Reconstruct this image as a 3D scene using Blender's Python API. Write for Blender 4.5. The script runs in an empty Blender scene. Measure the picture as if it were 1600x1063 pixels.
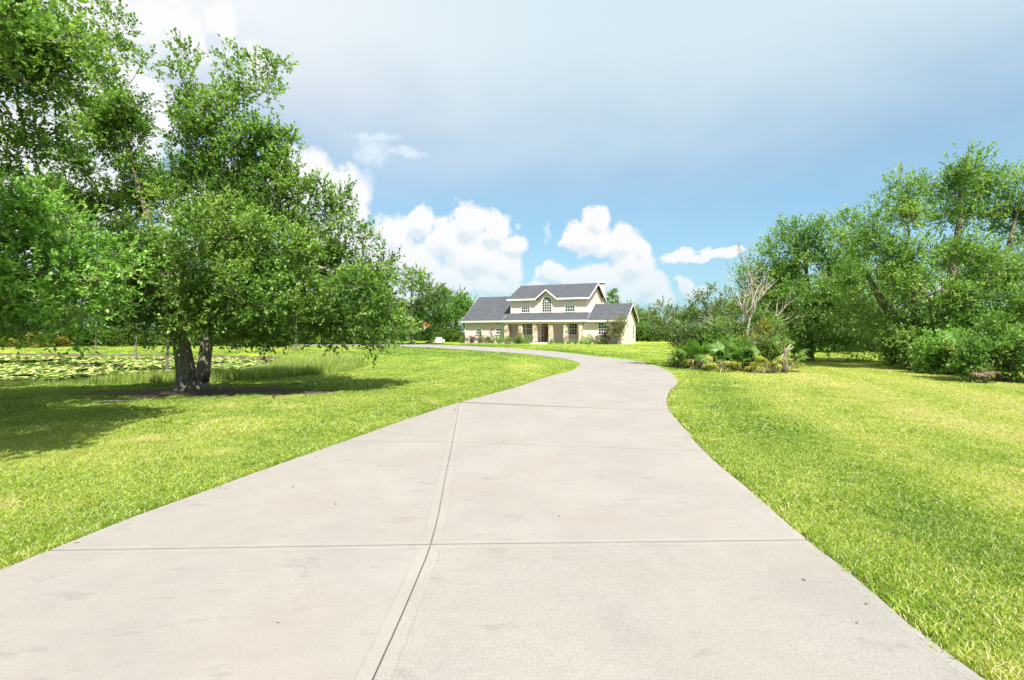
import bpy, math, random
import numpy as np
from mathutils import Vector, Matrix

R = math.radians
rng = np.random.default_rng(7)
random.seed(7)
scene = bpy.context.scene
COL = scene.collection

# ------------------------------------------------------------------ camera, sky, sun, exposure
HZ, F, CAMH = 520.0, 800.0, 1.6            # horizon row, focal length in photo pixels, eye height
cam_d = bpy.data.cameras.new('camera')
cam_d.sensor_width = 36.0
cam_d.lens = 18.0
cam_d.shift_y = -(531.5 - HZ) / 1600.0
cam_d.clip_end = 6000
cam = bpy.data.objects.new('camera', cam_d)
cam.location = (0, 0, CAMH)
cam.rotation_euler = (R(90), 0, 0)
COL.objects.link(cam)
scene.camera = cam

scene.view_settings.view_transform = 'Standard'
scene.view_settings.look = 'None'
scene.view_settings.gamma = 1.0
scene.view_settings.use_curve_mapping = False
scene.view_settings.exposure = 1.05

SUN_EL, SUN_AZ = 57.0, 162.0               # azimuth clockwise from +Y: behind the camera, to the right
sdir = Vector((math.sin(R(SUN_AZ)) * math.cos(R(SUN_EL)), math.cos(R(SUN_AZ)) * math.cos(R(SUN_EL)), math.sin(R(SUN_EL))))
sun_d = bpy.data.lights.new('sun', 'SUN')
sun_d.energy = 4.9
sun_d.angle = R(0.6)
sun_d.color = (1.0, 0.955, 0.88)
sun = bpy.data.objects.new('sun', sun_d)
sun.rotation_euler = (-sdir).to_track_quat('-Z', 'Y').to_euler()
sun.location = (20, -20, 40)
COL.objects.link(sun)

scene.cycles.max_bounces = 6
scene.cycles.diffuse_bounces = 3
scene.cycles.glossy_bounces = 2
scene.cycles.transmission_bounces = 4
scene.cycles.transparent_max_bounces = 6
scene.cycles.caustics_reflective = False
scene.cycles.caustics_refractive = False
scene.cycles.use_denoising = True


class NT:
    """small helper round a node tree"""
    def __init__(self, tree):
        self.t = tree
        tree.nodes.clear()

    def n(self, kind, **kw):
        node = self.t.nodes.new(kind)
        for k, v in kw.items():
            setattr(node, k, v)
        return node

    def l(self, a, b):
        self.t.links.new(a, b)

    def val(self, sock, v):
        if isinstance(v, bpy.types.NodeSocket):
            self.l(v, sock)
        else:
            sock.default_value = v

    def math(self, op, a, b=0.0, c=0.0, clamp=False):
        m = self.n('ShaderNodeMath', operation=op, use_clamp=clamp)
        self.val(m.inputs[0], a)
        self.val(m.inputs[1], b)
        self.val(m.inputs[2], c)
        return m.outputs[0]

    def vmath(self, op, a, b=(0, 0, 0), c=(0, 0, 0), out=0):
        m = self.n('ShaderNodeVectorMath', operation=op)
        self.val(m.inputs[0], a)
        self.val(m.inputs[1], b)
        if op == 'MULTIPLY_ADD':
            self.val(m.inputs[2], c)
        return m.outputs[out]

    def mix(self, f, a, b, blend='MIX'):
        m = self.n('ShaderNodeMix', data_type='RGBA', blend_type=blend)
        self.val(m.inputs['Factor'], f)
        self.val(m.inputs[6], a)
        self.val(m.inputs[7], b)
        return m.outputs[2]

    def noise(self, vec, scale, detail=4.0, rough=0.55, dist=0.0):
        m = self.n('ShaderNodeTexNoise')
        if vec is not None:
            self.l(vec, m.inputs['Vector'])
        m.inputs['Scale'].default_value = scale
        m.inputs['Detail'].default_value = detail
        m.inputs['Roughness'].default_value = rough
        m.inputs['Distortion'].default_value = dist
        return m

    def smooth(self, x, a, b, lo=0.0, hi=1.0):
        m = self.n('ShaderNodeMapRange', interpolation_type='SMOOTHSTEP')
        self.val(m.inputs['Value'], x)
        m.inputs['From Min'].default_value = a
        m.inputs['From Max'].default_value = b
        m.inputs['To Min'].default_value = lo
        m.inputs['To Max'].default_value = hi
        return m.outputs[0]

    def ramp(self, f, stops):
        m = self.n('ShaderNodeValToRGB')
        e = m.color_ramp.elements
        while len(e) < len(stops):
            e.new(0.5)
        for el, (p, c) in zip(e, stops):
            el.position = p
            el.color = (*c, 1)
        self.l(f, m.inputs[0])
        return m.outputs[0]


# ---- the sky: Nishita, a thin high veil, and cumulus given by direction (azimuth, elevation)
def dir_of(px, py):
    x, z = (px - 800) / F, (HZ - py) / F
    return math.atan2(x, 1.0), math.atan2(z, math.hypot(x, 1.0))


# (px, py, rx, ry) of each puff
PUFFS = [
    (612, 378, 50, 48), (655, 352, 36, 30), (590, 420, 60, 50), (733, 350, 33, 33), (770, 362, 34, 32), (705, 378, 42, 40),
    (806, 388, 30, 22), (748, 405, 48, 40), (650, 418, 60, 44), (790, 425, 36, 34), (690, 440, 70, 34), (620, 458, 60, 30), (770, 446, 50, 22),
    (931, 342, 25, 27), (922, 368, 42, 32), (968, 380, 42, 34), (1000, 386, 20, 18), (985, 412, 40, 32), (945, 432, 60, 30),
    (868, 430, 30, 20), (900, 440, 40, 26), (1010, 442, 36, 26), (1022, 462, 30, 22), (840, 460, 30, 24), (1066, 442, 18, 16), (1088, 458, 24, 14), (960, 462, 70, 24),
    (1062, 402, 36, 13), (1132, 396, 34, 12), (1095, 404, 40, 7),
    (482, 262, 44, 38), (530, 300, 50, 48), (440, 300, 80, 70), (545, 330, 30, 36), (350, 330, 110, 90), (520, 400, 90, 70),
    (342, 46, 42, 42), (262, 60, 90, 55), (160, 40, 110, 70), (412, 100, 26, 22),
    (60, 290, 190, 130), (190, 190, 110, 110), (-150, 200, 220, 200), (1300, 470, 60, 16), (1430, 455, 70, 18), (80, 430, 120, 60), (-120, 380, 160, 90), (1720, 450, 120, 40),
]
THIN = [(864, 364, 9, 22), (809, 353, 8, 9), (578, 238, 40, 32), (590, 215, 55, 10), (566, 275, 24, 16), (640, 240, 40, 10)]


def puff_group(name, puffs):
    g = bpy.data.node_groups.new(name, 'ShaderNodeTree')
    g.interface.new_socket('P', in_out='INPUT', socket_type='NodeSocketVector')
    g.interface.new_socket('F', in_out='OUTPUT', socket_type='NodeSocketFloat')
    t = NT(g)
    gi, go = t.n('NodeGroupInput'), t.n('NodeGroupOutput')
    cur = None
    for (px, py, rx, ry) in puffs:
        az, el = dir_of(px, py)
        ca = math.cos(az)
        ax, ay = rx / F * ca * ca, ry / F * ca
        q = t.vmath('MULTIPLY_ADD', gi.outputs[0], (1 / ax, 1 / ay, 0), (-az / ax, -el / ay, 0))
        d = t.vmath('LENGTH', q, out=1)
        f = t.math('MULTIPLY_ADD', d, -1.0, 1.0)
        cur = f if cur is None else t.math('SMOOTH_MAX', cur, f, 0.10)
    t.l(cur, go.inputs[0])
    return g


def build_world():
    w = bpy.data.worlds.new('World')
    scene.world = w
    w.use_nodes = True
    t = NT(w.node_tree)
    out = t.n('ShaderNodeOutputWorld')
    sky = t.n('ShaderNodeTexSky', sky_type='NISHITA')
    sky.sun_disc = False
    sky.sun_elevation = R(SUN_EL)
    sky.sun_rotation = R(SUN_AZ)
    sky.air_density = 1.15
    sky.dust_density = 0.6
    sky.ozone_density = 1.2
    bg = t.n('ShaderNodeBackground')
    bg.inputs['Strength'].default_value = 0.070
    skyc = t.mix(1.0, sky.outputs[0], (0.84, 1.09, 1.13, 1), 'MULTIPLY')
    t.l(skyc, bg.inputs['Color'])
    tc = t.n('ShaderNodeTexCoord')
    D = tc.outputs['Generated']
    sp = t.n('ShaderNodeSeparateXYZ')
    t.l(D, sp.inputs[0])
    az = t.math('ARCTAN2', sp.outputs[0], sp.outputs[1])
    el = t.math('ARCSINE', sp.outputs[2])
    cb = t.n('ShaderNodeCombineXYZ')
    t.l(az, cb.inputs[0])
    t.l(el, cb.inputs[1])
    P = cb.outputs[0]
    pg, tg = puff_group('cumulus', PUFFS), puff_group('wisps', THIN)
    nA = t.noise(D, 9.0, 3.0, 0.5)
    nB = t.noise(D, 34.0, 9.0, 0.66)

    def field(off):
        if off is not None:
            Dn = t.vmath('ADD', D, off)
            a, b = t.noise(Dn, 9.0, 3.0, 0.5), t.noise(Dn, 34.0, 9.0, 0.66)
            Pn = t.vmath('ADD', P, (off[0], off[2], 0))
        else:
            a, b, Pn = nA, nB, P
        w1 = t.vmath('MULTIPLY_ADD', a.outputs['Color'], (0.06, 0.05, 0), (-0.03, -0.025, 0))
        w2 = t.vmath('MULTIPLY_ADD', b.outputs['Color'], (0.034, 0.030, 0), (-0.017, -0.015, 0))
        Pd = t.vmath('ADD', t.vmath('ADD', Pn, w1), w2)
        gnode = t.n('ShaderNodeGroup', node_tree=pg)
        t.l(Pd, gnode.inputs[0])
        f = gnode.outputs[0]
        raw = t.math('MULTIPLY_ADD', b.outputs['Fac'], 0.62, f)
        f = t.math('ADD', f, t.math('MULTIPLY_ADD', b.outputs['Fac'], 1.25, -0.625))
        return f, Pd, raw
    f0, Pd, r0 = field(None)
    _f1, _p1, r1 = field((0.006, -0.003, 0.020))
    alpha = t.smooth(f0, 0.0, 0.36)
    low = t.smooth(el, 0.045, 0.16)                       # far bases dissolve in the humid air
    alpha = t.math('MULTIPLY', alpha, t.math('MULTIPLY_ADD', low, 0.45, 0.55))
    lit = t.smooth(t.math('SUBTRACT', r0, r1), -0.42, 0.10)
    ccol = t.mix(lit, (0.372, 0.415, 0.448, 1), (0.470, 0.475, 0.480, 1))
    # wisps
    g2 = t.n('ShaderNodeGroup', node_tree=tg)
    t.l(Pd, g2.inputs[0])
    wf = t.math('ADD', g2.outputs[0], t.math('MULTIPLY_ADD', nB.outputs['Fac'], 1.6, -0.85))
    walpha = t.smooth(wf, 0.0, 0.8, 0.0, 0.38)
    # veil: high thin overcast, thick overhead and towards the left
    st = t.noise(t.vmath('MULTIPLY', D, (1.6, 1.6, 3.5)), 1.5, 5.0, 0.5, 0.4)
    vel = t.math('ADD', el, t.math('MULTIPLY_ADD', st.outputs['Fac'], 0.20, -0.10))
    vel = t.math('SUBTRACT', vel, t.math('MULTIPLY', az, -0.02))
    veil = t.smooth(vel, 0.13, 0.54, 0.0, 0.95)
    vcol = t.mix(t.smooth(az, -0.75, 0.25), (0.470, 0.480, 0.490, 1), (0.345, 0.415, 0.452, 1))
    # pale humid air along the horizon
    hz = t.smooth(el, 0.0, 0.34, 0.62, 0.0)
    bg_v = t.n('ShaderNodeBackground')
    t.l(vcol, bg_v.inputs['Color'])
    bg_h = t.n('ShaderNodeBackground')
    bg_h.inputs['Color'].default_value = (0.175, 0.295, 0.405, 1)
    bg_c = t.n('ShaderNodeBackground')
    t.l(ccol, bg_c.inputs['Color'])
    bg_w = t.n('ShaderNodeBackground')
    bg_w.inputs['Color'].default_value = (0.52, 0.55, 0.58, 1)

    def mixs(f, a, b):
        m = t.n('ShaderNodeMixShader')
        t.l(f, m.inputs[0])
        t.l(a, m.inputs[1])
        t.l(b, m.inputs[2])
        return m.outputs[0]
    s = mixs(hz, bg.outputs[0], bg_h.outputs[0])
    s = mixs(veil, s, bg_v.outputs[0])
    s = mixs(walpha, s, bg_w.outputs[0])
    s = mixs(alpha, s, bg_c.outputs[0])
    t.l(s, out.inputs['Surface'])
    w.cycles.sampling_method = 'MANUAL'
    w.cycles.sample_map_resolution = 512


build_world()

# ------------------------------------------------------------------ object helpers


def tag(o, label=None, cat=None, group=None, kind=None):
    if label:
        o['label'] = label
    if cat:
        o['category'] = cat
    if group:
        o['group'] = group
    if kind:
        o['kind'] = kind
    return o


def empty(name, loc, rz=0.0):
    o = bpy.data.objects.new(name, None)
    o.location = loc
    o.rotation_euler = (0, 0, rz)
    o.empty_display_size = 0.3
    COL.objects.link(o)
    return o


def np_mesh(name, V, faces, mats=(), smooth=False, attrs=None, mat_idx=None):
    """faces: list of int arrays (n,k)"""
    me = bpy.data.meshes.new(name)
    V = np.asarray(V, dtype=np.float32)
    me.vertices.add(len(V))
    me.vertices.foreach_set('co', V.ravel())
    faces = [np.asarray(f, dtype=np.int32) for f in faces if len(f)]
    nl = sum(f.size for f in faces)
    nf = sum(len(f) for f in faces)
    me.loops.add(nl)
    me.loops.foreach_set('vertex_index', np.concatenate([f.ravel() for f in faces]))
    me.polygons.add(nf)
    tot = np.concatenate([np.full(len(f), f.shape[1], dtype=np.int32) for f in faces])
    start = np.concatenate([[0], np.cumsum(tot)[:-1]]).astype(np.int32)
    me.polygons.foreach_set('loop_start', start)
    me.polygons.foreach_set('loop_total', tot)
    me.polygons.foreach_set('use_smooth', np.full(nf, smooth, dtype=bool))
    if mat_idx is not None:
        me.polygons.foreach_set('material_index', np.asarray(mat_idx, dtype=np.int32))
    for m in mats:
        me.materials.append(m)
    for k, a in (attrs or {}).items():
        at = me.attributes.new(k, 'FLOAT', 'POINT')
        at.data.foreach_set('value', np.asarray(a, dtype=np.float32))
    me.update(calc_edges=True)
    return me


def link(name, me, parent=None, loc=(0, 0, 0), rot=(0, 0, 0), scale=(1, 1, 1)):
    o = bpy.data.objects.new(name, me)
    o.location, o.rotation_euler, o.scale = loc, rot, scale
    if parent is not None:
        o.parent = parent
    COL.objects.link(o)
    return o


class MB:
    """collects boxes, prisms and tubes into one mesh"""
    def __init__(self):
        self.V, self.F = [], []

    def add(self, verts, faces):
        b = len(self.V)
        self.V += [tuple(v) for v in verts]
        self.F += [[i + b for i in f] for f in faces]
        return self

    def box(self, x0, x1, y0, y1, z0, z1):
        v = [(x, y, z) for z in (z0, z1) for y in (y0, y1) for x in (x0, x1)]
        return self.add(v, [(0, 2, 3, 1), (4, 5, 7, 6), (0, 1, 5, 4), (2, 6, 7, 3), (0, 4, 6, 2), (1, 3, 7, 5)])

    def prism(self, pts, d):
        """closed polygon pts swept by vector d"""
        n = len(pts)
        v = list(pts) + [tuple(a + b for a, b in zip(p, d)) for p in pts]
        f = [list(range(n))[::-1], list(range(n, 2 * n))]
        f += [(i, (i + 1) % n, n + (i + 1) % n, n + i) for i in range(n)]
        return self.add(v, f)

    def tube(self, path, rad, sides=8, cap=True):
        v, f = tube_np(path, rad, sides)
        self.add(v.tolist(), f.tolist())
        if cap:
            b = len(self.V) - len(v)
            n = len(path)
            self.F.append([b + i for i in range(sides)][::-1])
            self.F.append([b + (n - 1) * sides + i for i in range(sides)])
        return self

    def build(self, name, mat, parent=None, smooth=False, bevel=0.0, **kw):
        me = bpy.data.meshes.new(name)
        me.from_pydata(self.V, [], self.F)
        if mat:
            me.materials.append(mat)
        if smooth:
            me.polygons.foreach_set('use_smooth', [True] * len(me.polygons))
        me.update()
        o = link(name, me, parent, **kw)
        if bevel:
            b = o.modifiers.new('bevel', 'BEVEL')
            b.width, b.segments, b.limit_method = bevel, 1, 'ANGLE'
        return o


def tube_np(path, rad, sides=6):
    P = np.asarray(path, float)
    n = len(P)
    rad = np.broadcast_to(np.asarray(rad, float), (n,))
    T = np.gradient(P, axis=0) if n > 2 else np.repeat((P[-1:] - P[:1]), n, 0)
    T /= np.linalg.norm(T, axis=1, keepdims=True) + 1e-9
    ref = np.array([0.31, 0.95, 0.05]) if abs(T[0, 2]) > 0.7 else np.array([0.05, 0.1, 0.99])
    A = np.cross(T, ref)
    A /= np.linalg.norm(A, axis=1, keepdims=True) + 1e-9
    B = np.cross(T, A)
    a = np.arange(sides) / sides * 2 * np.pi
    V = P[:, None] + rad[:, None, None] * (np.cos(a)[None, :, None] * A[:, None] + np.sin(a)[None, :, None] * B[:, None])
    i = np.arange(n - 1)[:, None] * sides
    j = np.arange(sides)[None]
    k = (j + 1) % sides
    Fq = np.stack([i + j, i + k, i + sides + k, i + sides + j], -1).reshape(-1, 4)
    return V.reshape(-1, 3), Fq


def vnoise(x, y, seed=0):
    """value noise in 2-D, 0..1"""
    xi, yi = np.floor(x).astype(np.int64), np.floor(y).astype(np.int64)
    fx, fy = x - xi, y - yi
    fx, fy = fx * fx * (3 - 2 * fx), fy * fy * (3 - 2 * fy)

    def h(a, b):
        n = (a * 374761393 + b * 668265263 + seed * 982451653) & 0x7fffffff
        n = ((n ^ (n >> 13)) * 1274126177) & 0x7fffffff
        return ((n ^ (n >> 16)) & 0xffff) / 65535.0
    return (h(xi, yi) * (1 - fx) + h(xi + 1, yi) * fx) * (1 - fy) + (h(xi, yi + 1) * (1 - fx) + h(xi + 1, yi + 1) * fx) * fy


def fbm(x, y, seed=0, oct=4):
    s, a, t = 0.0, 0.5, 0.0
    for o in range(oct):
        s = s + a * vnoise(x * 2 ** o, y * 2 ** o, seed + o)
        t += a
        a *= 0.5
    return s / t


def sstep(a, b, x):
    t = np.clip((x - a) / (b - a), 0, 1)
    return t * t * (3 - 2 * t)


# ------------------------------------------------------------------ terrain
POND = np.array([(-46, 17), (-30, 15.2), (-14.7, 15.2), (-11.2, 16.0), (-8.2, 17.4), (-6.7, 20.5), (-6.7, 24), (-8.6, 29), (-12, 35), (-18, 39),
                 (-27, 41.5), (-46, 43), (-62, 32)], float)


def inside(poly, x, y):
    r = np.zeros(x.shape, bool)
    n = len(poly)
    for i in range(n):
        x0, y0 = poly[i]
        x1, y1 = poly[(i + 1) % n]
        c = ((y0 > y) != (y1 > y)) & (x < (x1 - x0) * (y - y0) / (y1 - y0 + 1e-12) + x0)
        r ^= c
    return r


def poly_dist(poly, x, y, closed=True):
    d = np.full(x.shape, 1e9)
    n = len(poly)
    for i in range(n if closed else n - 1):
        a, b = poly[i], poly[(i + 1) % n]
        e = b - a
        t = np.clip(((x - a[0]) * e[0] + (y - a[1]) * e[1]) / (e @ e + 1e-12), 0, 1)
        d = np.minimum(d, np.hypot(x - a[0] - t * e[0], y - a[1] - t * e[1]))
    return d


def pond_in(x, y):
    return np.where(inside(POND, x, y), poly_dist(POND, x, y), 0.0)


def rise(y):
    return 0.35 * sstep(33.0, 54.0, np.asarray(y, float))


def ground_z(x, y):
    x, y = np.asarray(x, float), np.asarray(y, float)
    return rise(y) * (1 - sstep(0, 4, pond_in(x, y))) - 0.75 * sstep(0.0, 3.2, pond_in(x, y))


def gz(x, y):
    return float(ground_z(np.array([x]), np.array([y]))[0])


def hit(px, py):
    """point of the (unponded) ground seen at a photo pixel"""
    Y = CAMH * F / (py - HZ)
    for _ in range(30):
        Y = 0.5 * Y + 0.5 * (CAMH - float(rise(Y))) * F / (py - HZ)
    return ((px - 800) / F * Y, Y)


def at(px, py, Y):
    return ((px - 800) / F * Y, Y, CAMH + (HZ - py) / F * Y)


# ------------------------------------------------------------------ driveway outline
LEFT_PX = [(-1500, 1330), (-700, 1108), (-330, 1000), (-140, 940), (0, 898), (65, 872), (215, 812), (350, 762), (435, 730), (550, 689), (660, 650), (715, 632), (800, 609), (850, 592), (888, 582), (905, 573),
           (901, 567), (876, 560.6), (819, 553.7), (756, 549), (694, 545), (640, 542.4)]
RIGHT_PX = [(1980, 1420), (1790, 1250), (1600, 1120), (1520, 1062), (1425, 990), (1350, 925), (1305, 885), (1260, 851), (1200, 797), (1150, 755), (1100, 709), (1081, 685.6), (1059, 661), (1046, 645), (1041, 629),
            (1047, 611), (1058, 598), (1047, 583), (1022, 571.6), (991, 565), (944, 559), (881, 551.6), (819, 546.4), (756, 542.6), (700, 540)]
CENT_PX = [(470, 1380), (555, 1135), (587, 1063), (628, 970), (660, 893), (673, 858), (685, 810), (697, 745), (707, 694), (718, 632)]


def to_world(L):
    return np.array([hit(*p) for p in L])


def smooth_curve(P, n=12):
    """Catmull-Rom through P"""
    P = np.vstack([2 * P[0] - P[1], P, 2 * P[-1] - P[-2]])
    out = []
    for i in range(1, len(P) - 2):
        p0, p1, p2, p3 = P[i - 1:i + 3]
        for t in np.arange(n) / n:
            out.append(0.5 * ((2 * p1) + (p2 - p0) * t + (2 * p0 - 5 * p1 + 4 * p2 - p3) * t * t + (3 * p1 - p0 - 3 * p2 + p3) * t ** 3))
    out.append(P[-2])
    return np.array(out)


LW, RW, CW = to_world(LEFT_PX), to_world(RIGHT_PX), to_world(CENT_PX)
LW = np.vstack([LW, [(-22, LW[-1][1] + 3.5), (-34, LW[-1][1] + 4.5)]])
RW = np.vstack([RW, [(-14, LW[-1][1] + 5.0), (-34, LW[-1][1] + 9)]])
LC, RC, CC = smooth_curve(LW), smooth_curve(RW), smooth_curve(CW)
DRIVE = np.vstack([LC, RC[::-1]])


def arclen(P):
    return np.concatenate([[0], np.cumsum(np.linalg.norm(np.diff(P, axis=0), axis=1))])


def sub(P, a, b, n):
    s = arclen(P)
    q = np.linspace(a, b, n)
    return np.stack([np.interp(q, s, P[:, 0]), np.interp(q, s, P[:, 1])], 1)


def s_at(P, pt):
    return arclen(P)[np.argmin(np.linalg.norm(P - np.array(pt), axis=1))]


# ------------------------------------------------------------------ materials
def material(name):
    m = bpy.data.materials.new(name)
    m.use_nodes = True
    return m, NT(m.node_tree)


def finish(m, t, color, rough=0.8, spec=0.3, bump=None, bstr=0.3, bdist=0.02, metallic=0.0, trans=None, coat=0.0):
    out = t.n('ShaderNodeOutputMaterial')
    p = t.n('ShaderNodeBsdfPrincipled')
    t.val(p.inputs['Base Color'], color if isinstance(color, bpy.types.NodeSocket) else (*color, 1))
    t.val(p.inputs['Roughness'], rough)
    p.inputs['Specular IOR Level'].default_value = spec
    p.inputs['Metallic'].default_value = metallic
    if bump is not None:
        b = t.n('ShaderNodeBump')
        b.inputs['Strength'].default_value = bstr
        b.inputs['Distance'].default_value = bdist
        t.l(bump, b.inputs['Height'])
        t.l(b.outputs[0], p.inputs['Normal'])
    sh = p.outputs[0]
    if trans is not None:
        f, c = trans
        tr = t.n('ShaderNodeBsdfTranslucent')
        t.val(tr.inputs['Color'], c if isinstance(c, bpy.types.NodeSocket) else (*c, 1))
        mx = t.n('ShaderNodeMixShader')
        mx.inputs[0].default_value = f
        t.l(sh, mx.inputs[1])
        t.l(tr.outputs[0], mx.inputs[2])
        sh = mx.outputs[0]
    t.l(sh, out.inputs['Surface'])
    return m


def wpos(t):
    return t.n('ShaderNodeNewGeometry').outputs['Position']


def plain(name, c, rough=0.7, var=0.12, scale=6.0, spec=0.3, metallic=0.0, bstr=0.15):
    m, t = material(name)
    n = t.noise(t.n('ShaderNodeTexCoord').outputs['Object'], scale, 5)
    col = t.mix(n.outputs['Fac'], (*[x * (1 - var) for x in c], 1), (*[x * (1 + var) for x in c], 1))
    return finish(m, t, col, rough, spec, n.outputs['Fac'], bstr, 0.01, metallic)


def leaf_mat(name, dark, mid, light, trans=0.33, rough=0.45, spec=0.35):
    m, t = material(name)
    a = t.n('ShaderNodeAttribute', attribute_name='tint').outputs['Fac']
    n = t.noise(wpos(t), 0.55, 2)
    f = t.math('ADD', t.math('MULTIPLY', a, 0.75), t.math('MULTIPLY_ADD', n.outputs['Fac'], 0.9, -0.32), clamp=True)
    c = t.ramp(f, [(0.0, dark), (0.5, mid), (1.0, light)])
    tc = t.mix(1.0, c, (1.5, 1.7, 0.8, 1), 'MULTIPLY')
    return finish(m, t, c, rough, spec, trans=(trans, tc))


def bark_mat(name, a, b, scale=7.0):
    m, t = material(name)
    p = t.vmath('MULTIPLY', t.n('ShaderNodeTexCoord').outputs['Object'], (1, 1, 0.35))
    n = t.noise(p, scale, 7, 0.65, 0.3)
    v = t.n('ShaderNodeTexVoronoi')
    t.l(p, v.inputs['Vector'])
    v.inputs['Scale'].default_value = scale * 2.2
    f = t.math('MULTIPLY', n.outputs['Fac'], t.math('ADD', v.outputs['Distance'], 0.45))
    c = t.ramp(f, [(0.15, a), (0.75, b)])
    return finish(m, t, c, 0.92, 0.15, f, 0.9, 0.05)


M = {}
M['oak_leaf'] = leaf_mat('oak_leaf', (0.028, 0.084, 0.018), (0.130, 0.235, 0.048), (0.420, 0.515, 0.155), 0.37)
M['lime_leaf'] = leaf_mat('lime_leaf', (0.060, 0.165, 0.034), (0.200, 0.355, 0.075), (0.450, 0.560, 0.190), 0.38)
M['right_leaf'] = leaf_mat('right_leaf', (0.032, 0.094, 0.019), (0.135, 0.248, 0.050), (0.380, 0.480, 0.145), 0.34)
M['far_leaf'] = leaf_mat('far_leaf', (0.028, 0.078, 0.016), (0.080, 0.155, 0.028), (0.200, 0.270, 0.045), 0.33)
M['pine_leaf'] = leaf_mat('pine_leaf', (0.04, 0.11, 0.018), (0.11, 0.22, 0.03), (0.23, 0.34, 0.055), 0.36)
M['scrub_leaf'] = leaf_mat('scrub_leaf', (0.04, 0.085, 0.025), (0.11, 0.165, 0.05), (0.23, 0.28, 0.08), 0.33)
M['shrub_leaf'] = leaf_mat('shrub_leaf', (0.05, 0.09, 0.025), (0.14, 0.20, 0.05), (0.30, 0.33, 0.10), 0.33)
M['yellow_leaf'] = leaf_mat('yellow_leaf', (0.10, 0.13, 0.02), (0.26, 0.25, 0.04), (0.42, 0.30, 0.06), 0.25)
M['purple_leaf'] = leaf_mat('purple_leaf', (0.05, 0.03, 0.03), (0.12, 0.06, 0.06), (0.22, 0.13, 0.10), 0.2)
M['myrtle_leaf'] = leaf_mat('myrtle_leaf', (0.09, 0.10, 0.045), (0.20, 0.21, 0.09), (0.36, 0.34, 0.17), 0.25)
M['palm_leaf'] = leaf_mat('palm_leaf', (0.04, 0.12, 0.025), (0.12, 0.25, 0.045), (0.32, 0.42, 0.10), 0.3, 0.4, 0.45)
M['dry_frond'] = leaf_mat('dry_frond', (0.12, 0.075, 0.04), (0.27, 0.19, 0.11), (0.42, 0.33, 0.20), 0.2)
M['yellow_frond'] = leaf_mat('yellow_frond', (0.16, 0.19, 0.03), (0.32, 0.33, 0.06), (0.46, 0.42, 0.10), 0.25, 0.4, 0.4)
M['bark'] = bark_mat('bark', (0.045, 0.038, 0.030), (0.30, 0.265, 0.21))
M['pale_bark'] = bark_mat('pale_bark', (0.16, 0.13, 0.10), (0.42, 0.37, 0.30), 10)
M['mid_bark'] = bark_mat('mid_bark', (0.05, 0.042, 0.033), (0.26, 0.22, 0.17), 8)
M['dead_wood'] = bark_mat('dead_wood', (0.26, 0.22, 0.17), (0.58, 0.52, 0.43), 14)


def lawn_ramp(t, f):
    return t.ramp(f, [(0.0, (0.045, 0.120, 0.012)), (0.28, (0.140, 0.270, 0.026)), (0.52, (0.300, 0.400, 0.040)), (0.78, (0.490, 0.500, 0.115)), (1.0, (0.52, 0.45, 0.23))])


def ground_mat():
    m, t = material('lawn_ground')
    d = t.n('ShaderNodeAttribute', attribute_name='dry').outputs['Fac']
    e = t.n('ShaderNodeAttribute', attribute_name='bare').outputs['Fac']
    p = wpos(t)
    n1 = t.noise(p, 3.2, 6, 0.65)
    n2 = t.noise(p, 22, 5, 0.7)
    n3 = t.noise(p, 1.1, 5, 0.6)
    f = t.math('ADD', d, t.math('MULTIPLY_ADD', n1.outputs['Fac'], 0.5, -0.25))
    f = t.math('ADD', f, t.math('MULTIPLY_ADD', n2.outputs['Fac'], 0.7, -0.38))
    c = lawn_ramp(t, f)
    th = t.n('ShaderNodeAttribute', attribute_name='thatch_gap_shade').outputs['Fac']
    c = t.mix(t.math('MULTIPLY', th, 0.75), c, (0.085, 0.085, 0.030, 1))  # brown thatch tone, deepened near the viewer to paint shade between the blades
    soil = t.ramp(n2.outputs['Fac'], [(0.3, (0.050, 0.038, 0.026)), (0.7, (0.190, 0.145, 0.100))])
    b = t.smooth(t.math('ADD', e, t.math('MULTIPLY_ADD', n3.outputs['Fac'], 0.9, -0.45)), 0.3, 0.75)
    c = t.mix(b, c, soil)
    return finish(m, t, c, 0.95, 0.1, n2.outputs['Fac'], 0.9, 0.06)


def blade_mat(name='grass_blade', gain=1.0, shift=0.0):
    m, t = material(name)
    d = t.n('ShaderNodeAttribute', attribute_name='dry', attribute_type='INSTANCER').outputs['Fac']
    v = t.n('ShaderNodeAttribute', attribute_name='tint').outputs['Fac']
    oi = t.n('ShaderNodeObjectInfo').outputs['Random']
    f = t.math('ADD', d, t.math('MULTIPLY_ADD', v, 0.66, -0.33 + shift))
    f = t.math('ADD', f, t.math('MULTIPLY_ADD', oi, 0.24, -0.12))
    c = lawn_ramp(t, f)
    if gain != 1.0:
        c = t.mix(1.0, c, (gain, gain, gain, 1), 'MULTIPLY')
    c = t.mix(t.smooth(v, 0.79, 0.90, 0.0, 0.8), c, (0.64, 0.64, 0.38, 1))
    tc = t.mix(1.0, c, (1.2, 1.25, 0.8, 1), 'MULTIPLY')
    return finish(m, t, c, 0.6, 0.10, trans=(0.35, tc))


M['ground'] = ground_mat()
M['blade'] = blade_mat()
M['reed'] = blade_mat('reed_blade', 1.0, 0.06)


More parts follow.
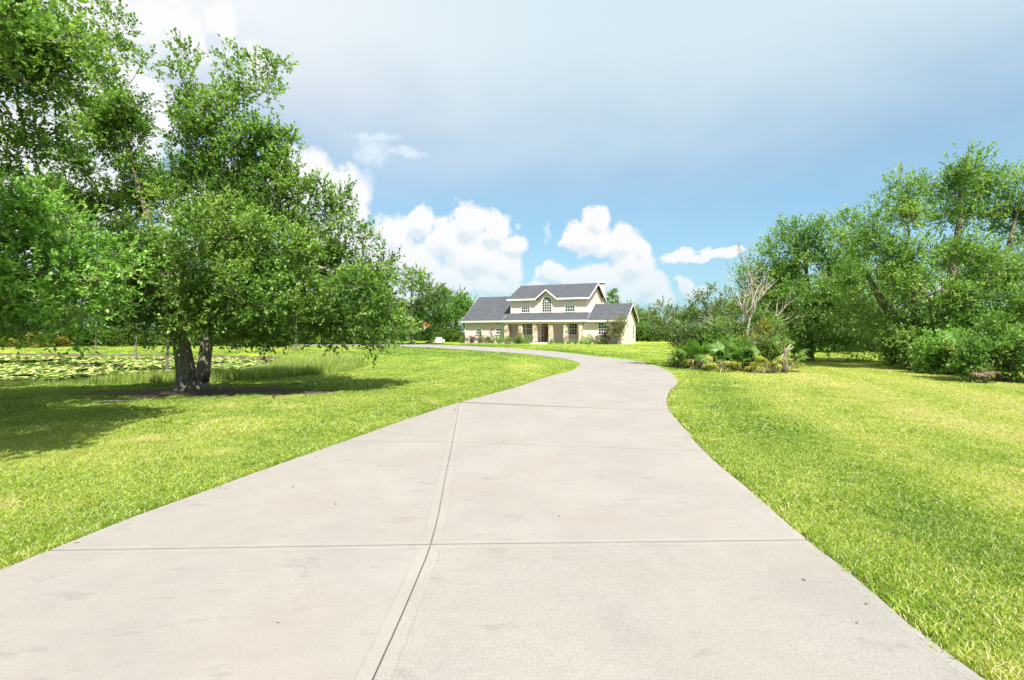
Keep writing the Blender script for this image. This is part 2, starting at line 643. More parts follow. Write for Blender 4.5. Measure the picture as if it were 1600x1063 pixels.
def concrete(name, base, speck, var, rough_s):
    m, t = material(name)
    p = wpos(t)
    oi = t.n('ShaderNodeObjectInfo').outputs['Random']
    big = t.noise(p, 0.55, 6, 0.6, 0.6)
    mid = t.noise(t.vmath('MULTIPLY', p, (1.0, 2.2, 1)), 2.6, 7, 0.68, 0.4)
    fine = t.noise(p, 95, 4, 0.75)
    brush = t.noise(t.vmath('MULTIPLY', p, (1.0, 26.0, 1)), 3.2, 4, 0.6)
    g = t.math('MULTIPLY_ADD', big.outputs['Fac'], var, 1.0 - var * 0.5)
    g = t.math('MULTIPLY', g, t.math('MULTIPLY_ADD', mid.outputs['Fac'], var * 1.1, 1.0 - var * 0.55))
    g = t.math('MULTIPLY', g, t.math('MULTIPLY_ADD', t.smooth(fine.outputs['Fac'], 0.36, 0.62), speck, 1.0 - speck * 0.6))
    g = t.math('MULTIPLY', g, t.math('MULTIPLY_ADD', brush.outputs['Fac'], 0.10, 0.95))
    g = t.math('MULTIPLY', g, t.math('MULTIPLY_ADD', oi, 0.05, 0.975))
    dark = t.smooth(mid.outputs['Fac'], 0.55, 0.72, 1.0, 0.88)
    blot = t.noise(p, 1.15, 8, 0.7, 0.3)
    g = t.math('MULTIPLY', g, t.smooth(blot.outputs['Fac'], 0.36, 0.62, 0.955, 1.035))
    g = t.math('MULTIPLY', g, dark)
    # trowelled border band with a faint dark line where the tool lifted
    rm = t.n('ShaderNodeAttribute', attribute_name='rim').outputs['Fac']
    rm = t.math('ADD', rm, t.math('MULTIPLY_ADD', mid.outputs['Fac'], 0.5, -0.25))
    band = t.smooth(rm, 0.12, 0.22)
    line = t.math('SUBTRACT', t.smooth(rm, 0.02, 0.10), t.smooth(rm, 0.12, 0.24))
    g = t.math('MULTIPLY', g, t.math('MULTIPLY_ADD', band, 0.03, 1.0))
    g = t.math('MULTIPLY', g, t.math('MULTIPLY_ADD', line, -0.10, 1.0))
    # hairline scribbles and scuffs
    sc = t.noise(p, 1.9, 4, 0.6, 1.2)
    hair = t.math('SUBTRACT', 1.0, t.smooth(t.math('ABSOLUTE', t.math('SUBTRACT', sc.outputs['Fac'], 0.5)), 0.0, 0.006))
    msk = t.smooth(t.noise(p, 0.8, 3, 0.5).outputs['Fac'], 0.52, 0.66)
    g = t.math('MULTIPLY', g, t.math('MULTIPLY_ADD', t.math('MULTIPLY', hair, msk), -0.16, 1.0))
    c = t.mix(1.0, (*base, 1), g, 'MULTIPLY')
    warm = t.noise(p, 1.3, 4)
    c = t.mix(t.smooth(warm.outputs['Fac'], 0.4, 0.75, 0.0, 0.35), c, (base[0] * 1.02, base[1] * 0.93, base[2] * 0.88, 1))
    h = t.math('ADD', fine.outputs['Fac'], t.math('MULTIPLY', brush.outputs['Fac'], 0.6))
    return finish(m, t, c, 0.85, 0.25, h, rough_s, 0.004)


M['slab_warm'] = concrete('concrete_warm', (0.250, 0.232, 0.213), 0.10, 0.20, 0.35)
M['slab_grey'] = concrete('concrete_grey', (0.252, 0.238, 0.217), 0.24, 0.24, 0.6)
M['joint'] = plain('joint_fill', (0.20, 0.178, 0.150), 0.95, 0.6, 90, 0.1)

# ------------------------------------------------------------------ ground sheet
xs = np.concatenate([[-2500, -1200, -600, -300, -160, -110, -80], np.arange(-64, 50.01, 0.5), [60, 80, 110, 160, 300, 600, 1200, 2500]])
ys = np.concatenate([[-2500, -900, -300, -100, -40, -15], np.arange(-6, 78.01, 0.5), [84, 95, 115, 150, 250, 500, 1000, 2500]])
GX, GY = np.meshgrid(xs, ys)
gx, gy = GX.ravel(), GY.ravel()
gzv = ground_z(gx, gy) + 0.03 * (fbm(gx * 0.25, gy * 0.25, 3) - 0.5) * sstep(1.5, 4.0, poly_dist(DRIVE[::4], gx, gy)) * (1 - inside(DRIVE, gx, gy))
OAK = hit(303, 609)


def dryness(x, y):
    """how yellow the grass is, 0 lush .. 1 straw"""
    dd = poly_dist(DRIVE[::3], x, y)
    right = (x > np.interp(y, [2, 7, 16, 25, 60], [3.2, 2.7, 5.2, 7, 0]))
    n = fbm(x * 0.22, y * 0.22, 11)
    n2 = fbm(x * 0.9, y * 0.9, 21)
    zone_r = sstep(1.0, 4.2, dd + 1.6 * (n - 0.5))
    stripe = np.sin(dd * 2.7 + 2.0 * n) * (0.05 + 0.03 * right)
    d = np.where(right, 0.46 + 0.26 * zone_r, 0.48 + 0.12 * sstep(0.3, 1.2, dd) + 0.06 * sstep(3, 8, dd))
    d = d + stripe + (n - 0.5) * 0.30 + (n2 - 0.5) * 0.30
    d = d - 0.17 * sstep(20, 40, y) - 0.10 * sstep(9, 16, y) * (x < 0)
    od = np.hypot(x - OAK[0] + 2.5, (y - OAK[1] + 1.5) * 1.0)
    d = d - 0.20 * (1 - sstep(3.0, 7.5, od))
    straw = sstep(0.66, 0.80, fbm(x * 1.7, y * 1.7, 31)) * 0.28
    bank = sstep(40, 43, y) * (x < -12) * (1 - sstep(48, 56, y)) * 0.22
    return np.clip(d + straw * (dd < 6) + bank, 0.02, 0.98)


def bareness(x, y):
    od = np.hypot((x - OAK[0] - 1.0) / 3.0, (y - OAK[1] + 0.7) / 1.2)
    b = (0.30 + 0.65 * fbm(x * 0.9, y * 1.5, 66)) * (1 - sstep(0.5, 2.2, od))
    b += 0.8 * (1 - sstep(0.4, 1.2, np.hypot(x - OAK[0], y - OAK[1])))
    b += 0.9 * sstep(0.5, 1.4, pond_in(x, y))
    return np.clip(b, 0, 1)


ny, nx = GX.shape
ii = (np.arange(ny - 1)[:, None] * nx + np.arange(nx - 1)[None]).ravel()
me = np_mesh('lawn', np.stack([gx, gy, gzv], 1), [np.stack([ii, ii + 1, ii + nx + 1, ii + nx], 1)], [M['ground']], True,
             {'dry': dryness(gx, gy), 'bare': bareness(gx, gy), 'thatch_gap_shade': 1 - sstep(11, 30, np.hypot(gx, gy))})
tag(link('lawn', me), kind='structure', label='mown grass ground spreading round the driveway and the pond')

# ------------------------------------------------------------------ driveway slabs
drive = tag(empty('driveway', (0, 4, 0)), kind='structure', label='pale concrete driveway curving up to the house')
DZ = 0.034


def sheet(Lp, Rp, m, z, gap, name, mat, parent, thick=0.05, ragL=0.0, ragR=0.0):
    """slab between two border lines, closed solid, edges eased"""
    rim = 0.085
    if thick > 0.03:                                   # extra rows just inside the ends carry the trowelled border
        def more(P):
            q = arclen(P)
            q2 = np.sort(np.concatenate([q, [rim, q[-1] - rim]]))
            return np.stack([np.interp(q2, q, P[:, 0]), np.interp(q2, q, P[:, 1])], 1)
        Lp, Rp = more(Lp), more(Rp)
    n = len(Lp)
    L = Lp.copy()
    Rr = Rp.copy()
    w = np.linalg.norm(Rr - L, axis=1, keepdims=True)
    dirn = (Rr - L) / w
    L = L + dirn * gap[0]
    Rr = Rr - dirn * gap[1]
    rag = lambda P, a: a * (fbm(P[:, 0] * 3, P[:, 1] * 3, 5) - 0.5)[:, None]
    L = L + dirn * rag(L, ragL)
    Rr = Rr + dirn * rag(Rr, ragR)
    for E, s in ((0, 1), (-1, -1)):
        for Q in (L, Rr):
            e = Q[1] - Q[0] if E == 0 else Q[-1] - Q[-2]
            Q[E] = Q[E] + s * e / np.linalg.norm(e) * gap[2]
    if thick > 0.03:
        m = m + 2
        wi = np.linalg.norm(Rr - L, axis=1)
        tt = np.linspace(0, 1, m)[None].repeat(n, 0)
        tt[:, 1], tt[:, -2] = rim / np.maximum(wi, 0.5), 1 - rim / np.maximum(wi, 0.5)
        tt[:, 2:-2] = np.linspace(0.15, 0.85, m - 4)[None]
    else:
        tt = np.linspace(0, 1, m)[None].repeat(n, 0)
    G = L[:, None] * (1 - tt)[:, :, None] + Rr[:, None] * tt[:, :, None]
    edge = np.zeros((n, m))
    edge[0], edge[-1], edge[:, 0], edge[:, -1] = 1, 1, 1, 1
    edge = np.concatenate([edge.ravel(), np.ones(2 * (2 * m + 2 * n - 4))])
    xy = G.reshape(-1, 2)
    top = rise(xy[:, 1]) + z
    V = [np.column_stack([xy, top])]
    i = (np.arange(n - 1)[:, None] * m + np.arange(m - 1)[None]).ravel()
    Fq = [np.stack([i, i + 1, i + m + 1, i + m], 1)]
    ring = list(range(0, m)) + [k * m + m - 1 for k in range(1, n)] + [(n - 1) * m + k for k in range(m - 2, -1, -1)] + [k * m for k in range(n - 2, 0, -1)]
    ring = np.array(ring)
    c = xy.mean(0)
    out = xy[ring] - c
    out /= np.linalg.norm(out, axis=1, keepdims=True)
    b0 = n * m
    e = 0.002
    V.append(np.column_stack([xy[ring] + out * e, top[ring] - e]))
    V.append(np.column_stack([xy[ring] + out * e, top[ring] - thick]))
    k = len(ring)
    a = np.arange(k)
    bb = (a + 1) % k
    Fq.append(np.stack([ring[bb], ring[a], b0 + a, b0 + bb], 1))
    Fq.append(np.stack([b0 + bb, b0 + a, b0 + k + a, b0 + k + bb], 1))
    V = np.vstack(V)
    o3 = np.array(parent.location) if parent is not None else np.zeros(3)
    return link(name, np_mesh(name, V - o3, Fq, [mat], False, {'rim': edge}), parent)


J = [((-1500, 1330), (470, 1380), (1980, 1420)), ((72, 869), (673, 858), (1262, 852)), ((545, 691), (707, 695), (1098, 708)), ((718, 631), (718, 632), (1046, 645))]
jl = [s_at(LC, hit(*a)) for a, b, c in J]
jc = [s_at(CC, hit(*b)) for a, b, c in J]
jr = [s_at(RC, hit(*c)) for a, b, c in J]
for k in range(3):
    a = sub(LC, jl[k], jl[k + 1], 12)
    b = sub(CC, jc[k], jc[k + 1], 12)
    c = sub(RC, jr[k], jr[k + 1], 12)
    jg = (0.009, 0.017, 0.017)[k]
    sheet(a, b, 6, DZ, (0, 0.0065, jg), 'slab', M['slab_warm'], drive, ragL=0.05)
    sheet(b, c, 6, DZ, (0.0065, 0, jg), 'slab', M['slab_grey'] if k == 0 else M['slab_warm'], drive, ragR=0.06)
NS = 14
el_, er_ = arclen(LC)[-1], arclen(RC)[-1]
cutl = s_at(LC, hit(905, 573))
# stations matched along both borders: before the bend and after it
stl = list(np.linspace(jl[3], s_at(LC, hit(903, 570)), 6)) + list(np.linspace(s_at(LC, hit(903, 570)), el_, 13))[1:]
str_ = list(np.linspace(jr[3], s_at(RC, hit(1000, 567)), 6)) + list(np.linspace(s_at(RC, hit(1000, 567)), er_, 13))[1:]
for k in range(len(stl) - 1):
    sheet(sub(LC, stl[k], stl[k + 1], 8), sub(RC, str_[k], str_[k + 1], 8), 7, DZ, (0, 0, 0.0042), 'slab', M['slab_warm'], drive, ragL=0.05, ragR=0.05)
# earth and grit at the bottom of the joints
for k in range(3):
    sheet(sub(LC, jl[k], jl[k + 1], 12), sub(RC, jr[k], jr[k + 1], 12), 6, 0.016, (0.03, 0.03, -0.003), 'joint_filling', M['joint'], drive, 0.02)
for k in range(len(stl) - 1):
    sheet(sub(LC, stl[k], stl[k + 1], 8), sub(RC, str_[k], str_[k + 1], 8), 7, 0.016, (0.03, 0.03, -0.003), 'joint_filling', M['joint'], drive, 0.02)

# ------------------------------------------------------------------ pond
m, t = material('pond_water')
wn = t.noise(wpos(t), 3.0, 3)
finish(m, t, (0.012, 0.018, 0.010), 0.06, 0.5, wn.outputs['Fac'], 0.08, 0.02)
WZ = -0.36
mb = MB()
mb.add([(x, y, WZ) for x, y in POND], [list(range(len(POND)))])
tag(mb.build('pond_water', m), kind='structure', label='dark still pond water under lily pads')

m, t = material('lily_pad')
a = t.n('ShaderNodeAttribute', attribute_name='tint').outputs['Fac']
c = t.ramp(a, [(0.0, (0.07, 0.15, 0.02)), (0.4, (0.22, 0.33, 0.05)), (0.75, (0.44, 0.50, 0.12)), (1.0, (0.58, 0.58, 0.28))])
finish(m, t, c, 0.30, 0.6, trans=(0.15, c))
M['pad'] = m


def lily_pads():
    n = 17000
    x = rng.uniform(-46, -9, n)
    y = rng.uniform(18, 41, n)
    d = pond_in(x, y)
    cl = fbm(x * 0.45, y * 0.45, 77)
    keep = (d > 1.9) & (y > 20.6 + 2.2 * (fbm(x * 0.5, y * 0.0 + 3.3, 5) - 0.3)) & (cl > 0.46) & (x < -11.5)
    keep &= ~((np.abs(x + 16.6) < 0.9) & (y < 25.0))
    keep &= ~((x > -14.5) & (y < 25.0) & (cl < 0.5))
    x, y = x[keep], y[keep]
    k = 9
    n = len(x)
    r = rng.uniform(0.13, 0.26, n)
    a0 = rng.uniform(0, 6.28, n)
    ang = a0[:, None] + np.linspace(0.25, 6.03, k)[None]
    tilt = rng.normal(0, 0.16, (n, 2))
    rr = r[:, None] * rng.uniform(0.9, 1.1, (n, k))
    px, py = np.cos(ang) * rr, np.sin(ang) * rr
    zz = WZ + 0.02 + rng.uniform(0, 0.08, n)[:, None] * (rng.random(n) < 0.6)[:, None] + np.abs(px * tilt[:, :1] + py * tilt[:, 1:]) * 1.5
    V = np.zeros((n, k + 1, 3))
    V[:, 0, 0], V[:, 0, 1], V[:, 0, 2] = x, y, WZ + 0.015
    V[:, 0, 2] = zz.min(1) - 0.004
    V[:, 1:, 0], V[:, 1:, 1], V[:, 1:, 2] = x[:, None] + px, y[:, None] + py, zz
    b = np.arange(n)[:, None] * (k + 1)
    Ft = np.stack([np.stack([b[:, 0], b[:, 0] + j, b[:, 0] + j + 1], 1) for j in range(1, k)], 1).reshape(-1, 3)
    tint = np.repeat(np.clip(rng.normal(0.58, 0.24, n), 0, 1), k + 1)
    me = np_mesh('lily_pads', V.reshape(-1, 3), [Ft], [M['pad']], False, {'tint': tint})
    tag(link('lily_pads', me), 'pale green lily pads crowding the pond surface', 'lily pads', kind='stuff')


lily_pads()

# ------------------------------------------------------------------ grass as instanced tufts
def tuft(name, n, rad, hmin, hmax, wid, mat, lean=0.9):
    V, F3, F4, T = [], [], [], []
    for i in range(n):
        r, a = rad * math.sqrt(random.random()), random.random() * 6.283
        x, y = r * math.cos(a), r * math.sin(a)
        h = random.uniform(hmin, hmax)
        w = wid * random.uniform(0.7, 1.3)
        d = random.random() * 6.283
        ln = h * random.uniform(0.25, 1.0) * lean
        dx, dy = math.cos(d) * ln, math.sin(d) * ln
        s = random.random() * 6.283
        sx, sy = math.cos(s) * w / 2, math.sin(s) * w / 2
        b = len(V)
        V += [(x - sx, y - sy, -0.005), (x + sx, y + sy, -0.005), (x + dx * 0.4 + sx * .8, y + dy * 0.4 + sy * .8, h * 0.62), (x + dx * 0.4 - sx * .8, y + dy * 0.4 - sy * .8, h * 0.62), (x + dx, y + dy, h)]
        F4.append((b, b + 1, b + 2, b + 3))
        F3.append((b + 3, b + 2, b + 4))
        T += [random.random()] * 5
    me = np_mesh(name, V, [np.array(F4), np.array(F3)], [mat], False, {'tint': T})
    return bpy.data.objects.new(name, me)


def instancer(name, pts, scl, dry, protos, label, cat):
    coll = bpy.data.collections.new(name + '_kinds')
    for p in protos:
        coll.objects.link(p)
    n = len(pts)
    me = bpy.data.meshes.new(name)
    me.vertices.add(n)
    me.vertices.foreach_set('co', np.asarray(pts, np.float32).ravel())
    a = me.attributes.new('dry', 'FLOAT', 'POINT')
    a.data.foreach_set('value', np.asarray(dry, np.float32))
    a = me.attributes.new('scl', 'FLOAT_VECTOR', 'POINT')
    a.data.foreach_set('vector', np.asarray(scl, np.float32).ravel())
    a = me.attributes.new('rot', 'FLOAT_VECTOR', 'POINT')
    rot = np.zeros((n, 3), np.float32)
    rot[:, 2] = rng.uniform(0, 6.283, n)
    a.data.foreach_set('vector', rot.ravel())
    o = link(name, me)
    g = bpy.data.node_groups.new(name, 'GeometryNodeTree')
    g.interface.new_socket('Geometry', in_out='INPUT', socket_type='NodeSocketGeometry')
    g.interface.new_socket('Geometry', in_out='OUTPUT', socket_type='NodeSocketGeometry')
    N = g.nodes.new
    gi, go, iop, ci = N('NodeGroupInput'), N('NodeGroupOutput'), N('GeometryNodeInstanceOnPoints'), N('GeometryNodeCollectionInfo')
    ci.inputs['Collection'].default_value = coll
    ci.inputs['Separate Children'].default_value = True
    ci.inputs['Reset Children'].default_value = True
    iop.inputs['Pick Instance'].default_value = True
    sa, ra = N('GeometryNodeInputNamedAttribute'), N('GeometryNodeInputNamedAttribute')
    sa.data_type = ra.data_type = 'FLOAT_VECTOR'
    sa.inputs['Name'].default_value, ra.inputs['Name'].default_value = 'scl', 'rot'
    e2r = N('FunctionNodeEulerToRotation')
    L = g.links.new
    L(gi.outputs[0], iop.inputs['Points'])
    L(ci.outputs[0], iop.inputs['Instance'])
    L(sa.outputs[0], iop.inputs['Scale'])
    L(ra.outputs[0], e2r.inputs[0])
    L(e2r.outputs[0], iop.inputs['Rotation'])
    L(iop.outputs[0], go.inputs[0])
    md = o.modifiers.new('scatter', 'NODES')
    md.node_group = g
    tag(o, label, cat, kind='stuff')
    return o


def lawn_grass():
    P, S = [], []
    bands = [(1.9, 4.5, 460, 0.78, 0.72), (4.5, 8, 280, 1.0, 0.80), (8, 15, 105, 1.5, 0.95), (15, 28, 30, 2.4, 1.15), (28, 60, 7, 4.2, 1.4)]
    for (y0, y1, dens, sxy, sz) in bands:
        w = y1 * 1.12 + 1
        n = int(dens * 2 * w * (y1 - y0))
        x = rng.uniform(-w, w, n)
        y = rng.uniform(y0, y1, n)
        k = np.abs(x) < y * 1.10 + 0.6
        x, y = x[k], y[k]
        k = ~inside(DRIVE, x, y)
        x, y = x[k], y[k]
        b = bareness(x, y)
        k = (b + 0.9 * (fbm(x * 1.1, y * 1.1, 91) - 0.5) < 0.42)
        k &= ~((y > 53.5) & (y < 75) & (x > -8) & (x < 15))
        dd = poly_dist(DRIVE[::3], x, y)
        k &= dd > 0.085 * sxy - 0.012 + 0.05 * (fbm(x * 4, y * 4, 17) - 0.5)
        x, y = x[k], y[k]
        edge = 1 - sstep(0.04, 0.20, dd[k])
        P.append(np.stack([x, y, ground_z(x, y) - 0.004 + 0.018 * edge], 1))
        s = rng.uniform(0.75, 1.3, len(x)) * (0.85 + 0.5 * fbm(x * 1.3, y * 1.3, 15)) * (1 + 0.05 * edge)
        S.append(np.stack([s * sxy, s * sxy, s * sz], 1))
    P, S = np.vstack(P), np.vstack(S)
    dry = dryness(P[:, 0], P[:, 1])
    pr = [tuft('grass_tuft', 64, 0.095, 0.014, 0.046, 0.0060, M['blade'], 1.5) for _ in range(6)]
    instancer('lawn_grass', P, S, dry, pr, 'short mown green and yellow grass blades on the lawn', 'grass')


lawn_grass()


def reeds():
    n = 60000
    x = rng.uniform(-30, -5.8, n)
    y = rng.uniform(14.5, 37, n)
    d = pond_in(x, y)
    near = (d > 0.05) & (d < 2.6) & (y < 21) & (x <= -10)
    lobe = (d > 0.05) & (x > -13.5) & (d < 4.2)
    dens = np.where(lobe, 0.62, 0.20) * (0.4 + 1.0 * fbm(x * 0.8, y * 0.8, 41))
    k = (near | lobe) & (rng.random(n) < dens)
    x, y, d = x[k], y[k], d[k]
    z = np.maximum(ground_z(x, y), WZ) - 0.02
    tall = np.where(x > -13.0, 1.0, 0.62) * rng.uniform(0.7, 1.25, len(x)) * (0.6 + 0.4 * sstep(0, 1.2, d))
    S = np.stack([tall, tall, tall], 1)
    dry = np.clip(0.22 + 0.5 * sstep(-11, -15, x) * (x > -14) * 0 + 0.25 * fbm(x * 0.5, y * 0.5, 51) + 0.22 * sstep(26, 30, y), 0, 1)
    pr = [tuft('reed_tuft', 26, 0.16, 0.25, 0.62, 0.013, M['reed'], 0.45) for _ in range(4)]
    instancer('pond_reeds', np.stack([x, y, z], 1), S, dry, pr, 'tall green reeds and grass along the pond edge', 'reeds')


reeds()

# ------------------------------------------------------------------ trees
def rand_dir(n):
    v = rng.normal(size=(n, 3))
    return v / (np.linalg.norm(v, axis=1, keepdims=True) + 1e-9)


def leaves_on(cl, shoots, per, leaf, llen, up=0.35, spread=0.55, width=0.42):
    """leaf quads on shoots in clumps. cl: (n,4) centre+radius"""
    n = len(cl)
    C = np.repeat(cl[:, :3], shoots, 0)
    rad = np.repeat(cl[:, 3], shoots)
    N = len(C)
    d0 = rand_dir(N)
    pos = C + d0 * (rad * rng.random(N) ** 0.55)[:, None] * np.array([1, 1, 0.8])
    ax = d0 * 0.8 + rand_dir(N) * spread + np.array([0, 0, up])
    ax /= np.linalg.norm(ax, axis=1, keepdims=True)
    L = rng.uniform(0.55, 1.25, N) * llen
    s = (np.arange(per) + 0.5) / per
    base = pos[:, None] + ax[:, None] * (s[None, :, None] * L[:, None, None])
    base[:, :, 2] -= (s[None] ** 2) * L[:, None] * 0.05
    side = rand_dir(N * per).reshape(N, per, 3)
    ld = ax[:, None] * 0.75 + side * 0.8
    ld /= np.linalg.norm(ld, axis=2, keepdims=True)
    w = np.cross(ld, rand_dir(N * per).reshape(N, per, 3) * 0.6 + np.array([0, 0, 1.0]))
    w /= np.linalg.norm(w, axis=2, keepdims=True) + 1e-9
    sz = (leaf * rng.uniform(0.65, 1.3, (N, per)))[..., None]
    base = base.reshape(-1, 3)
    ld, w, sz = ld.reshape(-1, 3), w.reshape(-1, 3), sz.reshape(-1, 1)
    k = len(base)
    V = np.empty((k, 4, 3), np.float32)
    V[:, 0] = base
    V[:, 1] = base + ld * sz * 0.55 + w * sz * width * 0.5
    V[:, 2] = base + ld * sz
    V[:, 3] = base + ld * sz * 0.55 - w * sz * width * 0.5
    Fq = np.arange(k * 4, dtype=np.int32).reshape(-1, 4)
    ct = np.repeat(rng.uniform(0.2, 0.8, n), shoots * per)
    tt = np.clip(0.45 * ct + 0.55 * rng.random(k) + np.repeat(np.tile(s, 1)[None], N, 0).ravel() * 0.25 - 0.12, 0, 1)
    return V.reshape(-1, 3), Fq, np.repeat(tt, 4), pos, ax, L


def skeleton(stems, cl, tip=0.011, wob=0.12):
    """limbs that run from the stems out to every clump; pipe-model radii"""
    nodes, par, wt, srad = [], [], [], []
    for st in stems:
        prev = -1
        for (x, y, z, r) in st:
            nodes.append((x, y, z))
            par.append(prev)
            srad.append(r)
            wt.append(0)
            prev = len(nodes) - 1
    ns = len(nodes)
    root = np.array(nodes[0])
    top = max(n[2] for n in nodes)
    order = np.argsort(np.linalg.norm(cl[:, :3] - np.array(nodes[ns - 1]), axis=1))
    depth = [0.0] * ns
    attach = np.ones(ns, bool)
    zmin = min(0.55 * top, 99)
    paths = []
    NA = np.array(nodes)
    ok = NA[:, 2] >= root[2] + 0.45 * (top - root[2])
    for ci in order:
        c = cl[ci, :3]
        d = np.linalg.norm(NA - c, axis=1)
        cost = d + 0.30 * np.array(depth) + np.where(ok, 0, 50) + np.maximum(0, NA[:, 2] - c[2]) * 0.5
        p = int(np.argmin(cost))
        a = NA[p]
        pts = [p]
        L = d[p]
        K = 2 if L < 1.0 else 3
        new = []
        for j in range(1, K + 1):
            f = j / K
            q = a * (1 - f) + c * f
            if j < K:
                q = q + rng.normal(0, wob * L / K, 3)
                q[2] += 0.10 * L * math.sin(math.pi * f)
            new.append(q)
        for q in new:
            nodes.append(tuple(q))
            par.append(pts[-1])
            wt.append(0)
            srad.append(None)
            depth.append(depth[pts[-1]] + L / K)
            pts.append(len(nodes) - 1)
        NA = np.array(nodes)
        ok = np.concatenate([ok, np.ones(len(new), bool)])
        k = pts[-1]
        while k >= 0:
            wt[k] += 1
            k = par[k]
        paths.append(pts)
    V, Fq, b = [], [], 0
    for st in stems:
        v, f = tube_np([s[:3] for s in st], [s[3] for s in st], 12)
        V.append(v)
        Fq.append(f + b)
        b += len(v)
    for pts in paths:
        r = [tip * max(wt[k], 1) ** 0.52 for k in pts]
        r[0] = min(r[0], r[1] * 1.15)
        if srad[pts[0]] is not None:
            r = [min(x, srad[pts[0]] * 0.8) for x in r]
        v, f = tube_np([nodes[k] for k in pts], r, 6)
        V.append(v)
        Fq.append(f + b)
        b += len(v)
    return V, Fq, b


def flare(stem, amt=0.25, n=3):
    """adds a root flare under a stem path"""
    x, y, z, r = stem[0]
    return [(x, y, z - 0.12, r * (1 + amt * 1.5)), (x, y, z + 0.06, r * (1 + amt * 0.75)), (x, y, z + 0.28, r * (1 + amt * 0.25))] + list(stem[1:])


def lobes_to_clumps(lobes, rc, fill=1.0, squash=0.85):
    out = []
    for (x, y, z, rr) in lobes:
        n = max(1, int(round(fill * (rr / rc) ** 2.2)))
        d = rand_dir(n)
        p = np.array([x, y, z]) + d * (rr * 0.9 * rng.random((n, 1)) ** 0.45) * np.array([1, 1, squash])
        out.append(np.column_stack([p, rc * rng.uniform(0.65, 1.2, n)]))
    return np.vstack(out)


def tree_meshes(name, base, lobes, stems, rc=0.5, fill=1.0, shoots=24, per=11, leaf=0.085, llen=0.5, leaf_m='oak_leaf', bark='bark', up=0.35, twigs=6, tip=0.011, width=0.42, zcut=None, spread=0.55, squash=0.85):
    cl = lobes_to_clumps(lobes, rc, fill, squash)
    if zcut is not None:
        cl = cl[cl[:, 2] > zcut]
    V, Fq, tint, pos, ax, L = leaves_on(cl, shoots, per, leaf, llen, up, spread, width)
    tv, tf, b = skeleton(stems, cl, tip)
    if twigs:
        idx = np.concatenate([np.arange(i * shoots, i * shoots + twigs) for i in range(len(cl))])
        A = np.repeat(cl[:, :3], twigs, 0)
        Bp = pos[idx] + ax[idx] * L[idx][:, None] * 0.8
        D = Bp - A
        w = np.cross(D, rand_dir(len(D)))
        w /= np.linalg.norm(w, axis=1, keepdims=True) + 1e-9
        w2 = np.cross(D, w)
        w2 /= np.linalg.norm(w2, axis=1, keepdims=True) + 1e-9
        r = tip * 0.7
        mid = (A + Bp) / 2 + rng.normal(0, 0.05, A.shape) * rc
        TV = np.stack([A + w * r, A - w * r * .5 + w2 * r * .86, A - w * r * .5 - w2 * r * .86, mid + w * r * .8, mid - w * r * .4 + w2 * r * .7, mid - w * r * .4 - w2 * r * .7, Bp, Bp, Bp], 1)
        TV[:, 6] += w * r * 0.3
        TV[:, 7] += w2 * r * 0.3
        q = np.array([(0, 1, 4, 3), (1, 2, 5, 4), (2, 0, 3, 5), (3, 4, 7, 6), (4, 5, 8, 7), (5, 3, 6, 8)])
        tf.append((b + np.arange(len(A))[:, None, None] * 9 + q[None]).reshape(-1, 4))
        tv.append(TV.reshape(-1, 3))
    base = np.array(base)
    tm = np_mesh(name + '_trunk', np.vstack(tv) - base, [np.vstack(tf)], [M[bark]], True)
    cm = np_mesh(name + '_crown', V - base, [Fq], [M[leaf_m]], False, {'tint': tint})
    return tm, cm


def tree(name, label, cat, base, group=None, lobes=(), stems=(), **kw):
    tm, cm = tree_meshes(name, base, lobes, stems, **kw)
    o = tag(empty(name, base), label, cat, group)
    link('trunk', tm, o)
    link('crown', cm, o)
    return o


def copy_tree(o, loc, rz, s, label, group=None):
    c = o.copy()
    COL.objects.link(c)
    c.location, c.rotation_euler = loc, (0, 0, rz)
    c.scale = s if isinstance(s, tuple) else (s, s, s)
    c['label'] = label
    if group:
        c['group'] = group
    for ch in list(o.children):
        d = ch.copy()
        COL.objects.link(d)
        d.parent = c
    return c


def px_lobes(L, Y, jit):
    out = []
    for q in L:
        px, py, r = q[:3]
        y = Y + (q[3] if len(q) > 3 else rng.uniform(-jit, jit))
        x, yy, z = at(px, py, y)
        out.append((x, yy, z, r / F * y))
    return out


# --- the big oak on the left lawn, two stems from one root
ob = (OAK[0], OAK[1], gz(*OAK))
Yo = OAK[1]


def ost(px, py, dy, r):
    x, y, z = at(px, py, Yo + dy)
    return (x, y, z, r)


oak_stems = [
    flare([ost(293, 611, 0, 0.30), ost(292, 596, 0, 0.27), ost(290, 575, 0, 0.245), ost(286, 552, 0, 0.225), ost(281, 525, 0, 0.205), ost(272, 480, 0.1, 0.19), ost(258, 420, 0.5, 0.13), ost(240, 360, 0.6, 0.095), ost(218, 300, 0.5, 0.07), ost(200, 230, 0.3, 0.045), ost(190, 150, 0.2, 0.03)], 0.30),
    flare([ost(314, 609, 0.12, 0.21), ost(315, 595, 0.1, 0.195), ost(318, 575, 0.05, 0.18), ost(321, 552, 0.1, 0.17), ost(325, 525, 0.2, 0.155), ost(338, 470, 0.4, 0.15), ost(352, 400, 0.5, 0.12), ost(350, 330, 0.4, 0.09), ost(340, 250, 0.3, 0.06), ost(318, 170, 0.3, 0.03)], 0.26),
    [ost(322, 520, 0.2, 0.15), ost(370, 480, -0.5, 0.12), ost(430, 440, -0.8, 0.09), ost(490, 415, -0.6, 0.06), ost(560, 440, -0.2, 0.03)],
    [ost(275, 485, 0.1, 0.13), ost(235, 450, -0.9, 0.10), ost(190, 430, -1.4, 0.06)],
]
